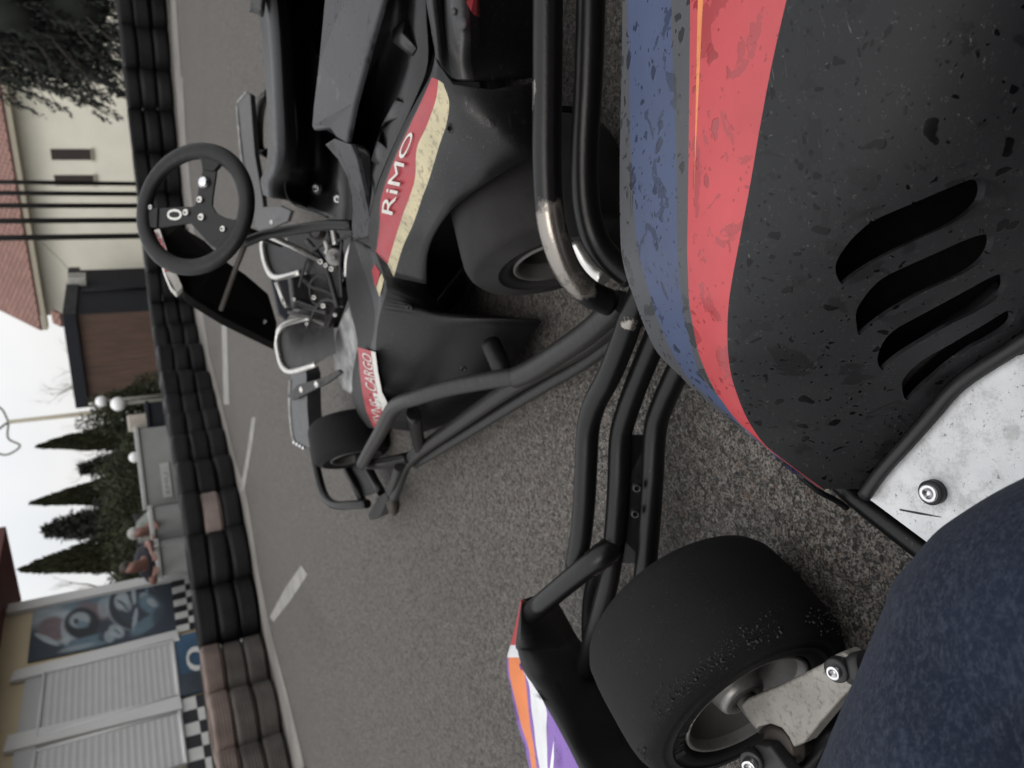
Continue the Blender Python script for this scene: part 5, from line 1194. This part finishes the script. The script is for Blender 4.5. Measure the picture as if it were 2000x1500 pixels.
# ---- front panel behind the wheel (its dark back towards us)
def dpoly(name, pts, mat, d, parent=KB, bevel=.002):
    b = MB(); b.prism([D(*p) for p in pts], V(d)); return b.build(name, mat, parent, bevel=bevel)
fp = dpoly('front_fairing', [(296, 448, 1.98), (300, 482, 1.99), (320, 508, 2.0), (343, 540, 2.02), (360, 570, 2.05), (378, 584, 2.08), (432, 618, 2.18), (500, 652, 2.32), (536, 670, 2.4), (541, 630, 2.42), (524, 574, 2.36), (480, 536, 2.24), (438, 508, 2.14), (400, 470, 2.05), (350, 440, 1.99)], 'pod_inside', (-.02, .035, .0))
dpoly('white_graphic', [(312, 500, 1.985), (327, 508, 1.99), (340, 524, 2.0), (357, 560, 2.03), (345, 573, 2.03), (333, 560, 2.01), (320, 530, 1.995)], 'b_white', (-.01, .02, 0), fp)
dpoly('red_mark', [(318, 512, 1.982), (330, 514, 1.985), (333, 526, 1.99), (322, 530, 1.99)], 'b_red', (-.002, .004, 0), fp, 0)
dpoly('sticker', [(294, 450, 1.97), (312, 446, 1.97), (326, 486, 1.98), (318, 490, 1.98), (300, 470, 1.975)], 'b_white', (-.01, .015, 0), fp)
for q in ([(298, 456), (304, 453), (307, 462), (301, 464)], [(306, 466), (314, 464), (317, 474), (309, 474)], [(314, 478), (320, 476), (323, 485), (318, 486)]): dpoly('red_mark', [(x, y, 1.966) for x, y in q], 'b_red', (-.002, .003, 0), fp, 0)
b = MB(); b.tube([D(480, 474, 1.86), D(462, 520, 2.0), D(432, 604, 2.14)], .0075, 8, smooth=0); b.build('fairing_stay', 'rust', KB)
b = MB(); b.tube([D(478, 474, 1.86), D(520, 458, 1.84), D(580, 448, 1.8), D(640, 440, 1.75), D(690, 440, 1.7)], .0125, 12); b.build('column_post', 'tube', KB)
bolt(KB, D(517, 628, 2.36), (0, -1, .2), .007, None, .004, 'silver', False)
b = MB(); b.tube([D(514, 456, 1.93), D(570, 480, 1.99), D(632, 512, 2.04)], .0085, 10, smooth=0); b.build('track_rod', 'silver', KB)
# ---- pedals: bent tube loops holding a dark plate
def pedal(label, loop, inner, d0, d1):
    pe = bpy.data.objects.new('pedal', None); COL.objects.link(pe); c = D(loop[0][0], loop[0][1], d0); WPOS[pe.name] = c; adopt(pe, KB); pe.location = c
    dd = lambda x: lerp(d0, d1, (x-510)/110)
    b = MB(); b.tube([D(x, y, dd(x)) for x, y in loop], .0095, 12, smooth=4); b.build('loop', 'silver', pe)
    b = MB(); b.prism([D(x, y, dd(x)+.012) for x, y in inner], V((0, .004, 0))); b.build('pad', 'steel_dark', pe, bevel=.002); return pe
pedal('p', [(572, 446), (545, 454), (524, 461), (515, 468), (513, 484), (518, 512), (526, 532), (536, 541), (552, 541), (588, 532)], [(575, 450), (525, 464), (518, 480), (524, 515), (533, 533), (545, 537), (600, 528), (610, 470)], 2.38, 2.22)
pedal('p', [(606, 620), (580, 626), (556, 634), (544, 648), (541, 668), (545, 694), (551, 714), (562, 725), (580, 724), (618, 711)], [(650, 622), (610, 623), (560, 638), (548, 652), (546, 672), (553, 708), (564, 720), (620, 708), (656, 690)], 2.55, 2.3)
# pedal box and brake gear, small pieces cluttered over the floor
ck = [o for o in KB.children if o.name.startswith('floor_tray')][0]
b = MB(); b.prism([D(530, 545, 2.5), D(560, 540, 2.5), D(575, 600, 2.5), D(560, 625, 2.5), D(545, 612, 2.5)], V((.0, .03, 0))); b.build('pedal_box', 'hut_dark', KB, bevel=.003)
b = MB(); b.tube([D(541, 551, 2.4), D(556, 590, 2.4), D(561, 600, 2.4)], .0095, 12, smooth=0); b.build('brake_rod', 'silver', KB)
b = MB(); b.lathe([(0, .024), (.012, .024), (.014, .02), (.014, .005), (.016, .005), (.016, 0)], D(655, 501, 2.0), (-.3, -.8, .5), 28); b.build('master_cylinder', 'rim', KB)
for pts, r, mt in (([(648, 440, 1.98), (652, 458, 1.98), (656, 478, 1.98)], .009, 'silver'), ([(636, 470, 1.99), (640, 488, 1.99), (636, 496, 1.99)], .007, 'silver'), ([(667, 522, 2.02), (669, 548, 2.03)], .007, 'steel'), ([(600, 470, 2.1), (625, 500, 2.06), (640, 530, 2.06), (660, 600, 2.06)], .008, 'steel_dark'), ([(590, 545, 2.25), (610, 560, 2.2), (640, 570, 2.15), (665, 590, 2.1)], .007, 'grime'), ([(580, 590, 2.3), (606, 600, 2.24), (640, 610, 2.18)], .009, 'steel_dark'), ([(565, 610, 2.4), (600, 618, 2.3), (636, 634, 2.2)], .007, 'rim_dark'), ([(690, 470, 1.93), (678, 500, 1.95), (676, 540, 1.97)], .006, 'silver')):
    b = MB(); b.tube([D(*p) for p in pts], r, 10); b.build('linkage', mt, KB)
for x, y, d_, r in ((627, 511, 2.03, .008), (637, 518, 2.03, .007), (648, 525, 2.03, .008), (668, 547, 2.02, .006), (614, 581, 2.2, .008), (600, 632, 2.26, .006), (560, 470, 2.2, .007), (655, 615, 2.1, .006), (575, 585, 2.3, .007), (632, 597, 2.15, .008)): bolt(KB, D(x, y, d_), (-.1, -.8, .5), r, None, .006, 'silver', False)
b = MB(); b.lathe([(0, .022), (.02, .022), (.024, .014), (.03, .014)], D(622, 452, 2.0), (-.2, -.8, .5), 20); b.build('reservoir', 'rust', KB)
b = MB(); b.box(D(590, 570, 2.34), (.05, 0, 0), (0, .03, .0), (0, 0, .035)); b.build('pedal_mount', 'steel_dark', KB, bevel=.006)
b = MB(); b.prism([D(560, 455, 2.3), D(640, 450, 2.1), D(668, 560, 2.12), D(640, 640, 2.25), D(575, 640, 2.45), D(600, 540, 2.35)], V((0, .03, -.04))); b.build('floor_pan_cover', 'grime', KB, bevel=.004)

# black cables and hoses along the floor
for pts in ([(690, 455, 1.9), (660, 470, 1.97), (625, 480, 2.03), (600, 505, 2.1), (585, 560, 2.25)], [(672, 600, 2.05), (640, 585, 2.12), (618, 600, 2.2), (600, 640, 2.3)], [(668, 470, 1.95), (664, 520, 1.99), (668, 580, 2.02)], [(640, 545, 2.12), (620, 540, 2.16), (606, 556, 2.2), (612, 590, 2.2), (640, 600, 2.15)]):
    b = MB(); b.tube([D(*q) for q in pts], .0045, 8); b.build('cable', 'steel_dark', KB)
for x, y, z in ((905, 720, .15), (800, 600, .235), (880, 250, .330), (960, 250, .282)): bolt(KB, Z(x, y, z+.004), (-.5, -.7, .4), .007, None, .004, 'steel_dark', False)
# ================================================================== THE PERSON SEATED IN THE NEAR KART
PE = thing('person', 'seated person in blue jeans, thigh and knee at the edge of the near go-kart', 'person', (.15, -.1, .0))
CT = [(2230, 800, .22, .088), (2090, 888, .235, .087), (1980, 946, .25, .086), (1890, 996, .262, .085), (1810, 1062, .276, .084), (1752, 1136, .29, .084), (1716, 1210, .303, .084), (1684, 1290, .315, .085), (1656, 1362, .325, .086), (1624, 1435, .332, .087), (1598, 1505, .338, .088), (1572, 1590, .34, .086)]
axis, rad_ = [], []
for i, (x, y, z, r) in enumerate(CT):
    a, c = CT[max(0, i-1)], CT[min(len(CT)-1, i+1)]; t = V((c[0]-a[0], c[1]-a[1])); n2 = V((-t.y, t.x)).normalized()
    w = (-UPV*n2.x-RGT*n2.y); d = ray(x, y).normalized(); w = (w-d*w.dot(d)).normalized(); axis.append(Z(x, y, z)-w*r); rad_.append(r)
hip = V((.03, .045, .20))
knee = axis[-1]; shin = [knee+V((-.07, .005, -.03)), knee+V((-.16, .02, -.12)), knee+V((-.24, .03, -.21))]
path = [V((.13, -.02, .19)), hip]+axis+shin; rads = [.098, .094]+rad_+[.078, .064, .055]
def leg_mesh(path, rads, seed):
    P = smooth_path(path, 10); n = 56; k = len(P); b = MB(); vs = []; a = V((0, 0, 1))
    for i, p in enumerate(P):
        t = (P[min(i+1, k-1)]-P[max(i-1, 0)]).normalized(); a = (a-t*a.dot(t)).normalized(); e = t.cross(a); u = i/(k-1)*(len(rads)-1); j = min(int(u), len(rads)-2); r = lerp(rads[j], rads[j+1], u-j)
        for q in range(n):
            th_ = 2*math.pi*q/n; d = a*math.cos(th_)+e*math.sin(th_); pp = p+d*r
            s = (pp-p).dot(t); w = mnoise.noise(V((pp.x*11+seed, pp.y*11, pp.z*9)))*.0022
            fold = math.sin((pp.dot(t)*70)+3*mnoise.noise(pp*14)+th_*2)*.0009*max(0, math.sin(th_*1.5+seed))
            vs.append(pp+d*(w+fold))
    b.add(vs, [(i*n+q, i*n+(q+1) % n, (i+1)*n+(q+1) % n, (i+1)*n+q) for i in range(k-1) for q in range(n)]); return b
jl = leg_mesh(path, rads, 0)
# left leg, on the other side of the steering column and below the view
lk = V((-.22, -.02, .30)); lpath = [V((.13, -.16, .19)), V((.03, -.15, .21)), V((-.09, -.10, .25)), lk, lk+V((-.1, .02, -.05)), lk+V((-.22, .05, -.16)), lk+V((-.3, .07, -.21))]
l2 = leg_mesh(lpath, [.095, .09, .085, .08, .07, .06, .055], 4)
off_ = len(jl.v); jl.v += l2.v; jl.f += [tuple(x+off_ for x in f) for f in l2.f]; jl.m += l2.m; jl.sm += l2.sm
pel = V((.16, -.08, .20)); jl.ball(pel, .15, 0, 24, (.9, 1.05, .8))
jl.build('jeans', 'denim', PE)
wai, che, nek = pel+V((.07, -.01, .14)), pel+V((.14, -.03, .31)), pel+V((.17, -.02, .49))
hd0, hd1, hd2 = nek+V((-.02, .015, .08)), nek+V((-.03, .03, .17)), nek+V((-.02, .02, .25))
RD = {'pel': (pel, .11), 'wai': (wai, .115), 'che': (che, .135), 'nek': (nek, .058), 'hd0': (hd0, .075), 'hd1': (hd1, .095), 'hd2': (hd2, .062), 'nose': (hd1+V((-.03, .10, -.01)), .016), 'chin': (hd0+V((-.02, .055, -.01)), .035)}
CH = [['pel', 'wai', 'che', 'nek', 'hd0', 'hd1', 'hd2'], ['hd1', 'nose'], ['hd0', 'chin']]
for s_, key, hand in ((1, 'r', V((.085, -.075, .70))), (-1, 'l', V((-.075, -.12, .69)))):
    sh = che+V((.02, .18*s_, .09)); el = lerp(sh, hand, .5)+V((.03, .05*s_, -.16)); wr = hand+(el-hand).normalized()*.03
    RD[key+'s'] = (sh, .062); RD[key+'e'] = (el, .046); RD[key] = (wr, .030); CH.append(['che', key+'s', key+'e', key])
    hand_chain(RD, CH, key, wr, V((-.35*s_, .12, .9)), V((.9, .1*s_, .3)), .0095, V((-.5*s_, .3, .1)))
for key, pth in (('q', path), ('w_', lpath)):
    for i, f in enumerate((0, .35, .7, 1.0)):
        p = pth[int(f*(len(pth)-1))]; RD[key+str(i)] = (V(p), (.07, .065, .055, .042)[i])
    p = V(pth[-1]); RD[key+'5'] = (p+V((-.05, 0, -.04)), .038); RD[key+'6'] = (p+V((-.13, .01, .0)), .032); CH.append(['pel']+[key+str(i) for i in (0, 1, 2, 3, 5, 6)])
skin_body('body', CH, RD, ['skin'], PE)
R2 = {'pel': (pel+V((0, 0, .04)), .155), 'wai': (wai, .15), 'che': (che, .165), 'nek': (lerp(che, nek, .8), .10)}; C2 = [['pel', 'wai', 'che', 'nek']]
for key in 'rl':
    R2[key+'s'] = (RD[key+'s'][0], .100); R2[key+'e'] = (RD[key+'e'][0], .072); R2[key+'w'] = (lerp(RD[key+'e'][0], RD[key][0], .85), .046); C2.append(['che', key+'s', key+'e', key+'w'])
skin_body('jacket', C2, R2, ['shirt_black'], PE)
b = MB(); b.ball(hd1+V((.02, -.02, .05)), .112, 0, 24, (.95, .95, .9)); b.build('hair', 'hair', PE)
for key, pth in (('q', path), ('w_', lpath)):
    p = V(pth[-1]); b = MB(); b.tube([p+V((.02, 0, -.03)), p+V((-.06, .005, -.045)), p+V((-.15, .01, -.02))], [.05, .047, .03], 16); b.build('shoe', 'shoe', PE)
for s_ in (-1, 1):
    b = MB(); b.ball(hd1+V((-.03+.035*s_, .085-.01*s_, .012)), .011, 0, 10); b.build('eye', 'b_white', PE)
